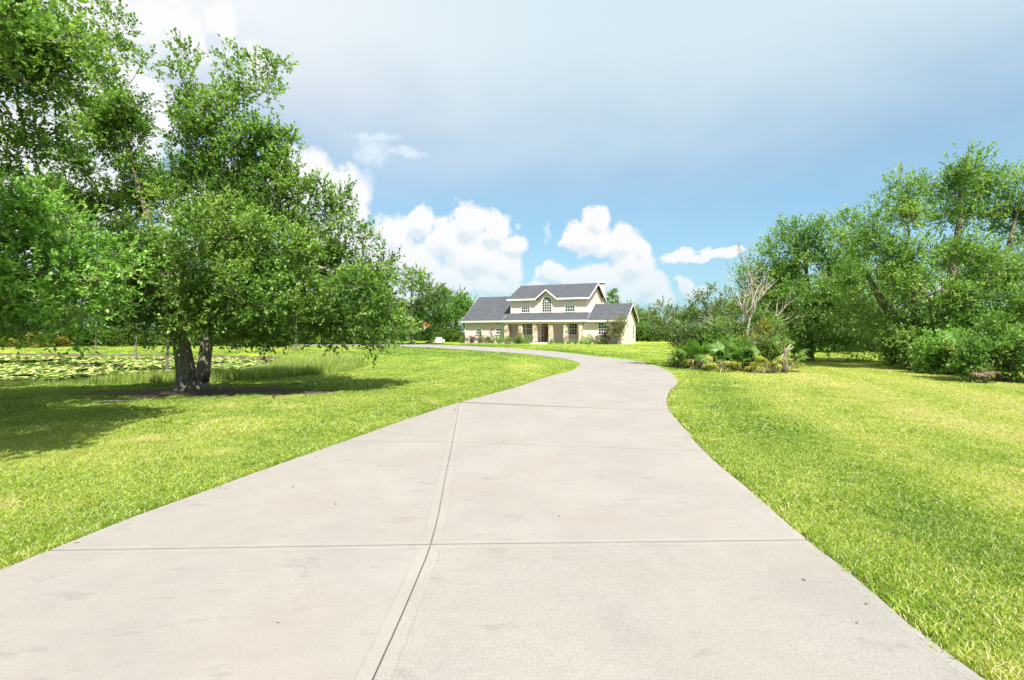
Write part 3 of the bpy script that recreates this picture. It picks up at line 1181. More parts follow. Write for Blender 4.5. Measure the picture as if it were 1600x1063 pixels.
oak_lobes = px_lobes([
    (176, 26, 14, 0.2), (172, 62, 24, 0.2), (205, 95, 20, 0.2), (150, 110, 34, 0.3), (185, 150, 38, 0.1), (150, 190, 46, 0.6), (195, 215, 40, 0.5), (250, 280, 40, 0.8), (110, 350, 50, 3.0), (185, 220, 60, 0.8), 
    (290, 88, 12, 0.3), (290, 118, 20, 0.2), (286, 160, 32, 0.2), (302, 215, 48, 0), 
    (355, 100, 14, 0), (385, 120, 22, -0.2), (425, 104, 14, -0.2), (418, 140, 20, -0.2), (360, 150, 32, 0), (345, 200, 48, 0), (400, 205, 42, -0.3), (445, 210, 26, -0.3), (385, 260, 58, 0.2), (440, 250, 36, -0.4),
    (120, 255, 46, 2.2), (150, 320, 52, 2.8), (85, 300, 44, 3.2), (135, 200, 26, 1.6), (225, 300, 62, 1.8), (310, 300, 70, 0.5), (400, 325, 75, -0.2), (470, 290, 34, 0), (465, 340, 52, 0.2), (515, 300, 24, 0.2), (530, 330, 34, 0.4), (545, 380, 34, 0),
    (250, 390, 75, -1.6), (330, 380, 80, -2.2), (420, 400, 80, -1.4), (500, 400, 55, 0), (210, 430, 60, -0.8), (170, 400, 60, 2.4),
    (560, 430, 36, 0), (600, 425, 26, 0.2), (635, 440, 17, 0.2), (585, 460, 42, 0.2), (540, 470, 60, -0.8), (470, 470, 70, -1.4), (390, 470, 65, -2.2), (620, 490, 28, 0.6), (640, 520, 12, 0.8),
    (300, 470, 70, -2.4), (230, 490, 44, -1.0), (330, 510, 34, -1.9), (270, 520, 26, -1.6), (380, 520, 34, -1.2), (440, 515, 36, 0.2), (500, 515, 36, -0.6), (560, 505, 40, -0.4),
    (580, 530, 22, -0.6), (588, 545, 9, -0.7), (610, 528, 14, -0.2), (530, 535, 18, -0.6), (340, 530, 18, -1.0),
    (300, 420, 70, 2.6), (400, 440, 70, 2.8), (480, 430, 60, 2.2), (360, 330, 60, 2.6), 
], Yo, 0.5)
tree('oak_tree', 'spreading live oak with two stems on the left lawn beside the pond', 'tree', ob, lobes=oak_lobes, stems=oak_stems,
     rc=0.45, fill=1.62, shoots=40, per=12, leaf=0.088, llen=0.34, up=0.55, twigs=7, width=0.62, tip=0.009)

# --- neighbour on the left edge: trunk stands outside the picture
nb = (-13.4, 9.8, 0.0)
n_lobes = px_lobes([
    (50, 25, 70, 0.6), (0, 60, 90, 0.4), (95, 70, 44, 0.8), (40, 120, 66, 0.6), (100, 140, 30, 1.0), (0, 190, 70, 0.4), (60, 200, 36, 0.8), (100, 20, 30, 0.8), (-20, -30, 90, 0.3), (40, 245, 34, 1.2),
    (-120, 60, 150, 0), (-260, 100, 160, 0), (-150, 240, 150, 0), (-320, 260, 160, 0.4), (-450, 180, 150, 0), (-200, -60, 140, 0), (-380, -20, 140, 0.5), (-560, 280, 130, 0.3)], 9.0, 0.3) + [(-8.3, 5.6, 5.2, 1.5), (-9.6, 6.6, 5.6, 1.6), (-6.9, 4.4, 5.8, 1.3), (-8.8, 4.4, 6.6, 1.5), (-10.4, 5.0, 5.4, 1.7), (-11.0, 7.4, 6.4, 1.7), (-6.4, 3.4, 6.6, 1.3), (-5.9, 3.9, 5.6, 1.2), (-7.6, 3.6, 5.4, 1.4), (-7.9, 8.6, 6.4, 1.0), (-8.8, 9.0, 6.9, 1.1), (-7.2, 5.6, 6.4, 1.1)]  # extra lobes, mostly out of view, added to shade the left lawn
tree('oak_tree', 'tall oak at the left picture edge with its crown above the lime green bough', 'tree', nb, lobes=n_lobes,
     stems=[flare([(-13.4, 9.8, 0.1, 0.42), (-13.4, 9.8, 1.2, 0.36), (-13.2, 9.9, 2.6, 0.30), (-12.8, 10.0, 4.0, 0.22), (-12.2, 10.1, 5.6, 0.14), (-11.8, 10.2, 7.2, 0.07)])],
     rc=0.46, fill=1.35, shoots=34, per=11, leaf=0.092, llen=0.36, up=0.4, twigs=6, width=0.6, tip=0.009)
lb = (-12.6, 7.6, 0.0)
l_lobes = px_lobes([
    (40, 318, 44, 0), (100, 345, 36, 0.2), (10, 365, 60, 0), (80, 395, 50, 0.1), (140, 410, 42, 0.2), (185, 420, 26, 0.2), (20, 440, 60, -0.2), (95, 450, 50, 0), (165, 455, 34, 0.1), (50, 495, 40, 0), (120, 490, 34, 0), (0, 510, 34, 0), (85, 515, 22, 0.1),
    (-90, 380, 90, 0), (-90, 480, 70, 0), (-200, 400, 100, 0), (-300, 450, 90, 0.2), (-320, 340, 100, 0), (-200, 300, 80, 0)], 8.2, 0.3)
tree('oak_tree', 'low young oak at the left picture edge with bright lime green leaves', 'tree', lb, lobes=l_lobes,
     stems=[flare([(-12.6, 7.6, 0.1, 0.2), (-12.5, 7.7, 0.9, 0.16), (-12.2, 7.9, 1.8, 0.12), (-11.4, 8.1, 2.6, 0.08), (-10.2, 8.2, 2.9, 0.045)])],
     rc=0.36, fill=2.2, shoots=34, per=12, leaf=0.075, llen=0.30, leaf_m='lime_leaf', up=0.35, twigs=6, width=0.6)

# --- trees on the right
Yr = 22.5
rb = (at(1462, 0, Yr)[0], Yr, 0.0)


def rst(px, py, dy, r):
    x, y, z = at(px, py, Yr + dy)
    return (x, y, max(z, 0.02), r)


r_lobes = px_lobes([
    (1500, 262, 32, 0), (1470, 285, 40, 0), (1530, 280, 36, 0.3), (1565, 290, 34, 0), (1590, 275, 26, 0), (1610, 310, 50, 0.2), (1420, 300, 34, 0), (1395, 335, 34, 0), (1440, 345, 40, 0.2), (1500, 330, 44, 1.0), (1560, 345, 46, 0.4), (1640, 360, 60, 0),
    (1355, 350, 26, 0), (1345, 385, 34, 0), (1390, 400, 44, -0.5), (1440, 410, 44, -1), (1500, 400, 50, -1.0), (1570, 410, 50, -1), (1620, 440, 60, -0.5), (1330, 430, 36, 0), (1380, 445, 36, -0.4),
    (1530, 455, 44, -1.6), (1590, 470, 50, -1.8), (1480, 470, 34, -1.4), (1650, 500, 60, -1.5), (1700, 400, 80, 0), (1420, 460, 26, 0.5), (1350, 475, 30, 0.8), (1405, 500, 26, -0.6), (1425, 528, 22, -0.8), (1375, 515, 24, 0.2), (1445, 500, 24, -1.0), (1480, 500, 30, -1.2), (1560, 500, 40, -2.0), (1760, 480, 90, -0.5), (1720, 290, 70, 0)], Yr, 1.0)
tree('oak_tree', 'broad oak with leaning dark limbs at the right picture edge', 'tree', rb, lobes=r_lobes, stems=[
    flare([rst(1462, 592, 0, 0.40), rst(1455, 560, 0, 0.34), rst(1440, 540, 0, 0.31), rst(1425, 520, 0, 0.27), rst(1395, 492, 0, 0.22), rst(1372, 462, 0, 0.15), rst(1352, 425, 0, 0.08)]),
    flare([rst(1475, 592, 0.3, 0.36), rst(1478, 545, 0.3, 0.30), rst(1482, 500, 0.3, 0.26), rst(1485, 450, 0.3, 0.21), rst(1492, 400, 0.3, 0.16), rst(1500, 340, 0.3, 0.10), rst(1500, 290, 0.3, 0.05)]),
    [rst(1480, 520, 0.3, 0.22), rst(1510, 480, 0.2, 0.19), rst(1545, 440, 0, 0.15), rst(1575, 390, 0, 0.10), rst(1590, 330, 0, 0.05)],
    [rst(1425, 520, 0, 0.18), rst(1432, 480, -0.4, 0.15), rst(1425, 440, -0.5, 0.11), rst(1415, 390, -0.4, 0.06)]],
    rc=0.66, fill=1.6, shoots=46, per=11, leaf=0.125, llen=0.48, leaf_m='right_leaf', bark='mid_bark', up=0.4, squash=0.7, twigs=6, tip=0.011, width=0.46)
Yq = 29.0
qb = (at(1262, 0, Yq)[0], Yq, 0.0)


def qst(px, py, dy, r):
    x, y, z = at(px, py, Yq + dy)
    return (x, y, max(z, 0.02), r)


q_lobes = px_lobes([
    (1182, 425, 24, 0), (1205, 395, 26, 0), (1235, 372, 28, 0), (1265, 365, 24, 0), (1300, 370, 30, 0), (1330, 350, 24, 0.5), (1215, 435, 36, 0), (1260, 410, 42, 0), (1310, 415, 44, 0), (1190, 465, 28, 0), (1240, 470, 46, -1), (1295, 470, 46, -1.2), (1340, 460, 36, 0), (1350, 400, 30, 0),
    (1215, 510, 36, 0), (1270, 515, 40, -1.2), (1325, 510, 40, -0.6), (1370, 500, 30, 0.4), (1180, 500, 26, 0), (1155, 470, 16, 0), (1165, 440, 14, 0), (1300, 535, 24, -1.2), (1245, 540, 24, -0.8), (1350, 535, 26, -0.4)], Yq, 1.4)
tree('oak_tree', 'dense rounded oak behind the palmetto thicket on the right', 'tree', qb, lobes=q_lobes, stems=[
    flare([qst(1262, 563, 0, 0.30), qst(1264, 535, 0, 0.25), qst(1266, 500, 0, 0.20), qst(1262, 450, 0, 0.13), qst(1258, 400, 0, 0.06)]),
    [qst(1266, 505, 0, 0.15), qst(1295, 470, 0, 0.11), qst(1315, 420, 0, 0.06)]],
    rc=0.70, fill=1.6, shoots=46, per=10, leaf=0.15, llen=0.62, leaf_m='right_leaf', bark='mid_bark', up=0.3, twigs=5, tip=0.015, width=0.5)

# --- shrubs under the right-hand trees
def bush(name, label, base, rx, h, leaf_m, group=None, leaf=0.10, fill=1.0, rc=0.3, shoots=16, per=8, cat='shrub', flat=0.8, bark='mid_bark', up=0.4):
    x, y, z = base
    L = []
    nk = max(3, int(round(rx * 3.6)))
    for k in range(nk):
        a, q = k * 2.4 + rng.uniform(-0.4, 0.4), math.sqrt((k + 0.5) / nk) * rx * 0.76
        hh = h * (1 - 0.5 * (q / rx) ** 2) * rng.uniform(0.78, 1.12)
        for zz in np.arange(0.22, 1.0, 0.33):
            L.append((x + q * math.cos(a), y + q * math.sin(a) * flat, z + hh * zz, min(0.28 * h + 0.05, rx * 0.45)))
    st = [[(x + dx, y + dy, z - 0.03, 0.03 + 0.012 * h), (x + dx * 2, y + dy * 2, z + 0.3 * h, 0.022 + 0.008 * h), (x + dx * 4, y + dy * 4, z + 0.6 * h, 0.012)] for dx, dy in ((0.08 * rx, 0.02), (-0.07 * rx, 0.04), (0.0, -0.06 * rx))]
    return tree(name, label, cat, base, group, lobes=L, stems=st, rc=rc, fill=fill * 1.05, shoots=int(shoots * 1.5), per=per + 1, leaf=leaf, llen=0.3 * max(rc / 0.3, 0.7), leaf_m=leaf_m, bark=bark, up=up, twigs=3, tip=0.006, zcut=z + 0.08)


for i, (px, py, rx, h, mat, lab) in enumerate([
        (1436, 576, 1.6, 1.8, 'right_leaf', 'dark green understory shrub at the inner end of the right thicket'),
        (1484, 584, 1.4, 2.0, 'right_leaf', 'leafy shrub in front of the broad right oak trunk'),
        (1528, 592, 1.2, 1.5, 'lime_leaf', 'bright green shrub between the leafy shrub and the fallen frond skirt'),
        (1612, 604, 1.5, 1.8, 'right_leaf', 'glossy green shrub at the right picture edge'),
        (1575, 583, 1.9, 2.5, 'lime_leaf', 'taller pale green shrub behind the right edge palmetto'),
        (1570, 596, 1.0, 1.3, 'right_leaf', 'low shrub between the fallen frond skirt and the right edge shrub'),
        (1505, 590, 1.2, 1.4, 'lime_leaf', 'low light green shrub filling the front of the right thicket')]):
    X, Y = hit(px, py - 2)
    bush('shrub', lab, (X, Y + 0.8, 0), rx, h, mat, 'shrubs in the right thicket', leaf=0.12, rc=0.32, fill=1.25)
for i, (px, Y, rx, h, mat, lab) in enumerate([
        (1262, 40.0, 2.6, 2.0, 'lime_leaf', 'low bright shrub on the far lawn edge right of the thicket'),
        (1330, 40.5, 2.8, 2.3, 'right_leaf', 'middle shrub of the far lawn edge under the rounded oak'),
        (1395, 40.0, 2.6, 2.6, 'right_leaf', 'dark shrub on the far lawn edge next to the right thicket'),
        (1460, 38.5, 2.8, 3.0, 'right_leaf', 'tall shrub closing the gap behind the broad oak')]):
    bush('shrub', lab, (at(px, 0, Y)[0], Y, gz(at(px, 0, Y)[0], Y)), rx, h, mat, 'shrubs along the far right lawn edge', leaf=0.20, rc=0.5, shoots=14, per=8)
for i, (px, Y, h, s, lab) in enumerate([(1285, 45, 8.2, 1.0, 'oak far behind the rounded oak on the right'), (1370, 46, 8.8, 1.0, 'oak far behind the gap between the right trees'), (1470, 44, 9.0, 1.0, 'oak far behind the broad right oak')]):
    x = at(px, 0, Y)[0]
    z0 = gz(x, Y)
    L = [(x + rng.uniform(-2.8, 2.8), Y + rng.uniform(-2, 2), z0 + rng.uniform(1.2, h - 1.2), rng.uniform(1.0, 1.6)) for _ in range(16)]
    tree('oak_tree', lab, 'tree', (x, Y, z0), 'oaks far behind the right trees', lobes=L, stems=[flare([(x, Y, z0, 0.26), (x, Y, z0 + 1.5, 0.2), (x + .2, Y, z0 + 4, 0.12), (x, Y, z0 + h - 1, 0.05)])],
         rc=0.85, fill=1.3, shoots=30, per=10, leaf=0.25, llen=0.8, leaf_m='right_leaf', bark='mid_bark', twigs=3, tip=0.018, width=0.5)

# ------------------------------------------------------------------ palmetto thicket
def frond_mesh(name, mat, pet=0.55, rad=0.55, n=20, droop=0.25, spread=125):
    V, Fq, T = [], [], []
    tv, tf = tube_np([(0, 0, 0), (0.02, 0, pet * 0.5), (0.06, 0, pet)], [0.012, 0.010, 0.007], 4)
    V += tv.tolist()
    Fq += tf.tolist()
    T += [0.4] * len(tv)
    for i in range(n):
        a = R(-spread + 2 * spread * i / (n - 1))
        L = rad * (0.78 + 0.22 * math.cos(a * 0.75)) * random.uniform(0.88, 1.06)
        d = Vector((0.0, math.sin(a), math.cos(a)))
        out = Vector((1, 0, 0))
        w = d.cross(out).normalized() * (0.024 * rad / 0.55)
        o = Vector((0.06, 0, pet))
        b = len(V)
        tw = random.uniform(-0.4, 0.4)
        m1 = o + d * L * 0.5 + out * (0.07 * rad)
        tp = o + d * L * 0.96 + out * (0.05 * rad + droop * rad * random.uniform(0.3, 1.2)) - Vector((0, 0, droop * rad * 0.3))
        V += [tuple(o + w * 0.15), tuple(o - w * 0.15), tuple(m1 - w + out * w.length * tw), tuple(m1 + w - out * w.length * tw), tuple(tp - w * 0.1), tuple(tp + w * 0.1)]
        Fq += [(b, b + 1, b + 2, b + 3), (b + 3, b + 2, b + 4, b + 5)]
        T += [random.uniform(0.3, 0.8)] * 4 + [0.9] * 2
    return np_mesh(name, V, [np.array(Fq)], [mat], False, {'tint': T})


FR = [frond_mesh('frond', M['palm_leaf'], 0.65, 0.62), frond_mesh('frond', M['palm_leaf'], 0.85, 0.55, 18, 0.4), frond_mesh('frond', M['yellow_frond'], 0.5, 0.55, 18, 0.45), frond_mesh('frond', M['dry_frond'], 0.4, 0.5, 14, 0.7)]


def palmetto(label, base, s, nf, dry=0.15, yel=0.2, group='saw palmettos in the thicket by the driveway', lean=(5, 70), trunk_h=0.45):
    o = tag(empty('saw_palmetto', base), label, 'palmetto', group)
    mb = MB()
    mb.tube([(0, 0, -0.05), (0.02, 0, trunk_h * 0.5), (0, 0.02, trunk_h)], [0.11 * s, 0.10 * s, 0.07 * s], 8)
    mb.build('trunk', M['mid_bark'], o, smooth=True)
    for k in range(nf):
        u = random.random()
        kind = 3 if u < dry else (2 if u < dry + yel else random.choice((0, 1)))
        th = R(random.uniform(*lean)) if kind != 3 else R(random.uniform(85, 130))
        if kind == 2:
            th = R(random.uniform(55, 100))
        az = 6.283 * k / nf + random.uniform(-0.4, 0.4)
        mtx = Matrix.Rotation(az, 4, 'Z') @ Matrix.Rotation(th, 4, 'Y') @ Matrix.Rotation(random.uniform(-0.5, 0.5), 4, 'Z')
        f = link('frond', FR[kind], o)
        sc = s * random.uniform(0.8, 1.15)
        f.location = (0, 0, trunk_h * random.uniform(0.7, 1.0))
        f.rotation_euler = mtx.to_euler()
        f.scale = (sc, sc, sc)
        if kind == 3:
            f['label'] = 'dry brown frond'
        elif kind == 2:
            f['label'] = 'yellowing frond'
    return o


for (px, py, dy, s, nf, dry, yel, lab) in [
        (1075, 576, 0.0, 0.75, 12, 0.30, 0.05, 'grey green palmetto at the driveway end of the thicket'),
        (1100, 579, 0.3, 0.95, 13, 0.30, 0.20, 'palmetto with dry brown fronds left in the thicket'),
        (1128, 581, 0.0, 0.95, 14, 0.12, 0.45, 'palmetto with the most yellow fronds in the thicket'),
        (1120, 573, 1.0, 1.5, 16, 0.0, 0.1, 'tall dark palmetto standing at the back of the thicket'),
        (1152, 580, 0.4, 0.95, 12, 0.10, 0.2, 'green palmetto in the middle of the thicket'),
        (1176, 582, 0.2, 0.8, 12, 0.10, 0.35, 'small palmetto under the bare dead tree'),
        (1200, 584, 0.1, 0.9, 13, 0.12, 0.4, 'palmetto with bright blades left of the palm trunk'),
        (1238, 583, 0.5, 0.85, 11, 0.25, 0.25, 'palmetto at the lawn end of the thicket')]:
    X, Y = hit(px, py)
    palmetto(lab, (X, Y + dy, 0), s, nf, dry, yel)
X, Y = hit(1580, 600)
palmetto('saw palmetto with long pale blades at the right picture edge', (X, Y + 0.9, 0), 1.05, 14, 0.0, 0.35, 'saw palmettos in the right thicket', (15, 75), 0.9)
X, Y = hit(1440, 577)
palmetto('low palmetto at the foot of the inner right shrub', (X, Y + 0.2, 0), 0.8, 12, 0.2, 0.3, 'saw palmettos in the right thicket')
X, Y = hit(1552, 602)
palmetto('brown palmetto stump with a skirt of dead fronds beside the right lawn', (X, Y + 0.3, 0), 0.5, 12, 1.0, 0.0, 'saw palmettos in the right thicket', trunk_h=0.5)

# palm trunk at the lawn end of the thicket
X, Y = hit(1226, 584)
pt = tag(empty('palm_stump', (X, Y, 0)), 'short grey palm trunk with leaning dead stalks at the lawn end of the thicket', 'palm trunk')
MB().tube([(0, 0, -0.05), (0.02, 0, 0.3), (0.0, 0.02, 0.65), (0.04, 0.02, 0.85), (0.06, 0.02, 1.0)], [0.15, 0.12, 0.105, 0.095, 0.06], 10).build('trunk', M['mid_bark'], pt, smooth=True)
for (a, b) in [((-0.65, -0.1, 0.0), (0.25, 0, 1.15)), ((-0.4, 0.1, 0.02), (-0.02, 0.05, 0.8)), ((0.03, 0, 0.8), (0.30, -0.1, 1.05))]:
    MB().tube([a, tuple((p + q) / 2 + 0.03 for p, q in zip(a, b)), b], [0.035, 0.03, 0.018], 6).build('dead_stalk', M['dead_wood'], pt, smooth=True)


def dead_tree(label, base, limbs, r0, name='dead_tree', grp=None):
    """bare, forking branches; limbs are world end points"""
    o = tag(empty(name, base), label, 'dead tree', grp)
    base = np.array(base)

    def grow(p, d, L, r, depth, V, Fq, cnt):
        n = 4
        pts = [p]
        for i in range(n):
            d = d + rng.normal(0, 0.14, 3)
            d[2] += 0.07
            d /= np.linalg.norm(d)
            pts.append(pts[-1] + d * L / n)
        v, f = tube_np(pts, np.linspace(r, r * 0.55, n + 1), 6 if r > 0.012 else 4)
        V.append(v)
        Fq.append(f + cnt[0])
        cnt[0] += len(v)
        if depth == 0:
            return
        for i in range(1, n + 1):
            for _ in range(1 if i < n else 2):
                if rng.random() < 0.62:
                    q = d + rng.normal(0, 0.42, 3) + np.array([0, 0, 0.12])
                    q /= np.linalg.norm(q)
                    grow(pts[i], q, L * rng.uniform(0.45, 0.8), r * (0.72 - 0.06 * i), depth - 1, V, Fq, cnt)
    for e in limbs:
        V, Fq, cnt = [], [], [0]
        e = np.array(e) - base
        L = np.linalg.norm(e)
        grow(np.array([0.0, 0, -0.03]), e / L, L * 0.60, r0, 3, V, Fq, cnt)
        link('limb', np_mesh('limb', np.vstack(V), [np.vstack(Fq)], [M['dead_wood']], True), o)
    return o


X, Y = hit(1172, 578)
dead_tree('bare dead tree with pale forking limbs above the palmettos', (X, Y + 0.6, 0), [at(1190, 440, Y + 0.4), at(1158, 455, Y + 0.2), at(1208, 445, Y + 0.8)], 0.085)
X, Y = hit(1150, 577)
dead_tree('bare grey branches leaning left over the yellow palmetto', (X, Y + 0.4, 0), [at(1102, 490, Y + 0.2), at(1112, 480, Y + 0.8)], 0.06)

# leaning scrub tree with its crown to the left
X, Y = hit(1112, 574)
Y += 1.2
X = at(1112, 0, Y)[0]
sl = px_lobes([(1036, 480, 13), (1020, 496, 14), (1050, 492, 13), (1040, 512, 15), (1030, 528, 10), (1060, 520, 14), (1092, 468, 14), (1110, 460, 12), (1078, 484, 13), (1125, 472, 14), (1105, 492, 18), (1135, 490, 16), (1090, 515, 20), (1070, 540, 16), (1095, 545, 16)], Y, 0.7)
s2 = lambda px, py, r: (*at(px, py, Y), r)
tree('scrub_tree', 'wind bent scrub tree leaning left over the driveway end of the thicket', 'tree', (X, Y, 0), lobes=sl, stems=[
    [s2(1112, 583, 0.09), s2(1108, 560, 0.08), s2(1095, 535, 0.06), s2(1070, 515, 0.045), s2(1050, 495, 0.025)],
    [s2(1113, 583, 0.08), s2(1112, 550, 0.065), s2(1108, 515, 0.05), s2(1106, 480, 0.025)]],
    rc=0.3, fill=1.2, shoots=20, per=9, leaf=0.11, llen=0.34, leaf_m='scrub_leaf', bark='dead_wood', twigs=5, tip=0.008)
for (px, py, dy, rx, h, mat, lab) in [
        (1092, 577, 1.0, 1.0, 2.1, 'scrub_leaf', 'dark leafy shrub behind the left palmettos of the thicket'),
        (1165, 579, 1.4, 1.3, 2.2, 'right_leaf', 'green shrub round the foot of the bare dead tree'),
        (1190, 580, 0.6, 0.8, 1.9, 'yellow_leaf', 'shrub with yellowing leaves beside the dead tree'),
        (1222, 579, 0.9, 0.9, 2.8, 'right_leaf', 'upright shrub behind the short palm trunk'),
        (1122, 578, 1.1, 1.2, 2.2, 'oak_leaf', 'broad leafy shrub filling the middle of the thicket behind the fronds'),
        (1140, 579, 0.5, 0.8, 1.9, 'right_leaf', 'bushy green shrub among the yellow palmetto fronds'),
        (1206, 582, 0.35, 0.75, 1.9, 'scrub_leaf', 'dark bushy shrub left of the short palm trunk'),
        (1068, 577, 0.5, 0.6, 1.0, 'scrub_leaf', 'low grey green shrub at the driveway tip of the thicket')]:
    X, Y = hit(px, py)
    bush('shrub', lab, (X, Y + dy, 0), rx, h, mat, 'shrubs in the palmetto thicket', leaf=0.10, rc=0.27, fill=1.1)

# ------------------------------------------------------------------ woods beyond the pond and the house
def proto_broad(h, w, mat, leaf=0.24, n=15, rc=0.8, low=0.8, fill=0.8):
    L = []
    for _ in range(n):
        a, q, zz = rng.uniform(0, 6.28), math.sqrt(rng.random()), rng.random()
        prof = math.sin(math.pi * (0.18 + 0.72 * zz))
        L.append((q * w * prof * math.cos(a), q * w * prof * math.sin(a), low + zz * (h - low - 0.6), rng.uniform(0.8, 1.3) * w / 2.6))
    return dict(lobes=L, stems=[flare([(0, 0, 0, 0.2), (0.05, 0, 1.2, 0.16), (-0.1, 0.1, h * 0.5, 0.10), (0, 0, h * 0.85, 0.04)])], rc=rc, fill=fill * 1.5, shoots=28, per=9, leaf=leaf, llen=0.7, leaf_m=mat, bark='mid_bark', twigs=2, tip=0.016, width=0.5)


def proto_pine(h, mat='pine_leaf'):
    L = []
    for k in range(15):
        zz = h * (0.38 + 0.6 * (k / 14))
        a = k * 2.4
        q = (1.0 - (k / 14) * 0.75) * 0.23 * h
        L.append((q * math.cos(a), q * math.sin(a), zz, 0.42 + 0.05 * rng.random()))
    return dict(lobes=L, stems=[[(0, 0, -0.1, 0.14), (0, 0, h * 0.4, 0.11), (0.05, 0, h * 0.75, 0.07), (0, 0, h, 0.03)]], rc=0.4, fill=1.3, shoots=34, per=10, leaf=0.28, llen=0.4, leaf_m=mat, bark='mid_bark', up=0.5, twigs=0, tip=0.013, width=0.16, squash=0.6)


protoA = tree('broadleaf_tree', 'first', 'tree', (0, 0, 0), **proto_broad(7.2, 2.9, 'far_leaf'))
protoB = tree('broadleaf_tree', 'second', 'tree', (0, 0, 0), **proto_broad(6.2, 3.2, 'right_leaf', n=18))
protoC = tree('broadleaf_tree', 'third', 'tree', (0, 0, 0), **proto_broad(5.2, 2.2, 'pine_leaf', n=12))
protoD = bush('shrub', 'fourth', (0, 0, 0), 1.8, 2.0, 'far_leaf', leaf=0.22, rc=0.5, shoots=13, per=8)
protoE = tree('pine_tree', 'fifth', 'tree', (0, 0, 0), **proto_pine(8.0))
used = set()


def place(p, px, Y, s, label, group, rz=None):
    x = at(px, 0, Y)[0]
    z = gz(x, Y) - 0.03
    rz = rng.uniform(0, 6.28) if rz is None else rz
    if p.name not in used:
        used.add(p.name)
        p.location, p.rotation_euler, p.scale = (x, Y, z), (0, 0, rz), (s, s, s)
        p['label'], p['group'] = label, group
        return p
    return copy_tree(p, (x, Y, z), rz, s, label, group)


WOOD = 'trees of the wood beyond the pond'
wl = ['broad dark tree of the wood behind the lily pond', 'rounded green tree of the wood behind the lily pond', 'slim light tree of the wood behind the lily pond']
for i, px in enumerate(np.arange(-180, 640, 34)):
    k = i % 3
    place((protoA, protoB, protoC)[k], px + rng.uniform(-10, 10), 53 + rng.uniform(-3, 5) + (4 if px > 450 else 0), rng.uniform(0.85, 1.2), wl[k], WOOD)
for i, px in enumerate(np.arange(-150, 620, 42)):
    place(protoD, px + rng.uniform(-12, 12), 48.5 + rng.uniform(-1, 1) + (6 if px > 450 else 0), rng.uniform(0.7, 1.05), 'low dark shrub at the foot of the wood behind the pond', 'shrubs along the wood behind the pond')
for (px, Y, s, lab) in [(35, 46.5, 0.45, 'yellow shrub at the left end of the far pond bank'), (62, 46.0, 0.42, 'yellow shrub at the middle of the far pond bank group'), (90, 46.8, 0.5, 'yellow shrub nearest the oak on the far pond bank')]:
    x = at(px, 0, Y)[0]
    bush('shrub', lab, (x, Y, gz(x, Y)), 1.5, 0.9, 'yellow_leaf', 'yellow shrubs on the far pond bank', leaf=0.18, rc=0.35, shoots=12, per=7)

# slender young trees round the pond rim
for (px, Y, h, lab) in [(213, 34, 3.2, 'slender dark trunked tree rising from the lily pads left of the oak'), (262, 27, 2.6, 'thin sapling in the pond just left of the oak stem'),
                        (415, 43.5, 3.4, 'young tree on the far bank right of the oak stem'), (463, 40.5, 4.2, 'spindly greyish tree standing by the reed bed'), (150, 42.5, 2.4, 'small sapling at the far rim of the lily pads')]:
    x = at(px, 0, Y)[0]
    z = gz(x, Y)
    hh = h + (0.5 if z < -0.2 else 0)
    L = [(x + rng.uniform(-0.5, 0.5), Y + rng.uniform(-0.4, 0.4), z + hh * f, 0.42) for f in (0.62, 0.7, 0.8, 0.9, 1.0, 1.08)]
    tree('young_tree', lab, 'tree', (x, Y, z), 'young trees round the pond', lobes=L, stems=[[(x, Y, z - 0.05, 0.085), (x - .05, Y, z + hh * 0.3, 0.07), (x + .04, Y, z + hh * 0.6, 0.05), (x, Y, z + hh, 0.02)]],
         rc=0.34, fill=0.8, shoots=14, per=8, leaf=0.16, llen=0.4, leaf_m='scrub_leaf' if px == 463 else 'far_leaf', bark='bark', twigs=3, tip=0.01)

LH = 'trees left of the house'
for (p, px, Y, s, lab) in [
        (protoE, 678, 76, 0.82, 'pine with open tufted crown behind the basketball hoop'),
        (protoE, 697, 74, 0.95, 'tallest tufted pine left of the house'),
        (protoE, 655, 80, 0.78, 'small pine between the oak tip and the hoop'),
        (protoC, 713, 73, 1.38, 'bright rounded tree touching the left end of the house'),
        (protoC, 703, 71, 1.0, 'shorter green tree in front of the tufted pines'),
        (protoB, 652, 86, 0.9, 'broad tree behind the lawn strip left of the hoop'),
        (protoB, 632, 82, 0.95, 'broad tree half hidden by the oak tip'),
        (protoA, 676, 84, 0.62, 'dark low tree behind the hoop pole')]:
    place(p, px, Y, s, lab, LH)
for (px, Y, s, lab) in [(640, 78, 1.0, 'low shrub behind the bright lawn strip'), (664, 78, 0.9, 'low shrub behind the basketball pole'), (690, 71, 0.95, 'dark shrub behind the white utility box'), (708, 68.5, 0.9, 'dark shrub right of the white utility box'), (721, 67.5, 0.6, 'small shrub at the left corner of the house')]:
    place(protoD, px, Y, s, lab, 'shrubs left of the house')
RHG = 'trees right of the house'
for (p, px, Y, s, lab) in [
        (protoE, 957, 84, 1.02, 'pine top showing above the right wing roof'),
        (protoC, 990, 78, 1.12, 'green tree just right of the house gable'),
        (protoB, 1003, 82, 0.72, 'low tree right of the gable tree'),
        (protoC, 1022, 84, 0.95, 'slim far tree left of the scrub tree'),
        (protoA, 1045, 80, 0.7, 'far tree seen through the scrub tree'),
        (protoB, 1078, 74, 0.75, 'far tree behind the leaning scrub tree'),
        (protoA, 1115, 70, 0.8, 'far tree behind the yellow palmetto'),
        (protoB, 1160, 66, 0.9, 'far tree behind the dead tree'),
        (protoA, 1210, 62, 0.95, 'far tree behind the palm trunk')]:
    place(p, px, Y, s, lab, RHG)
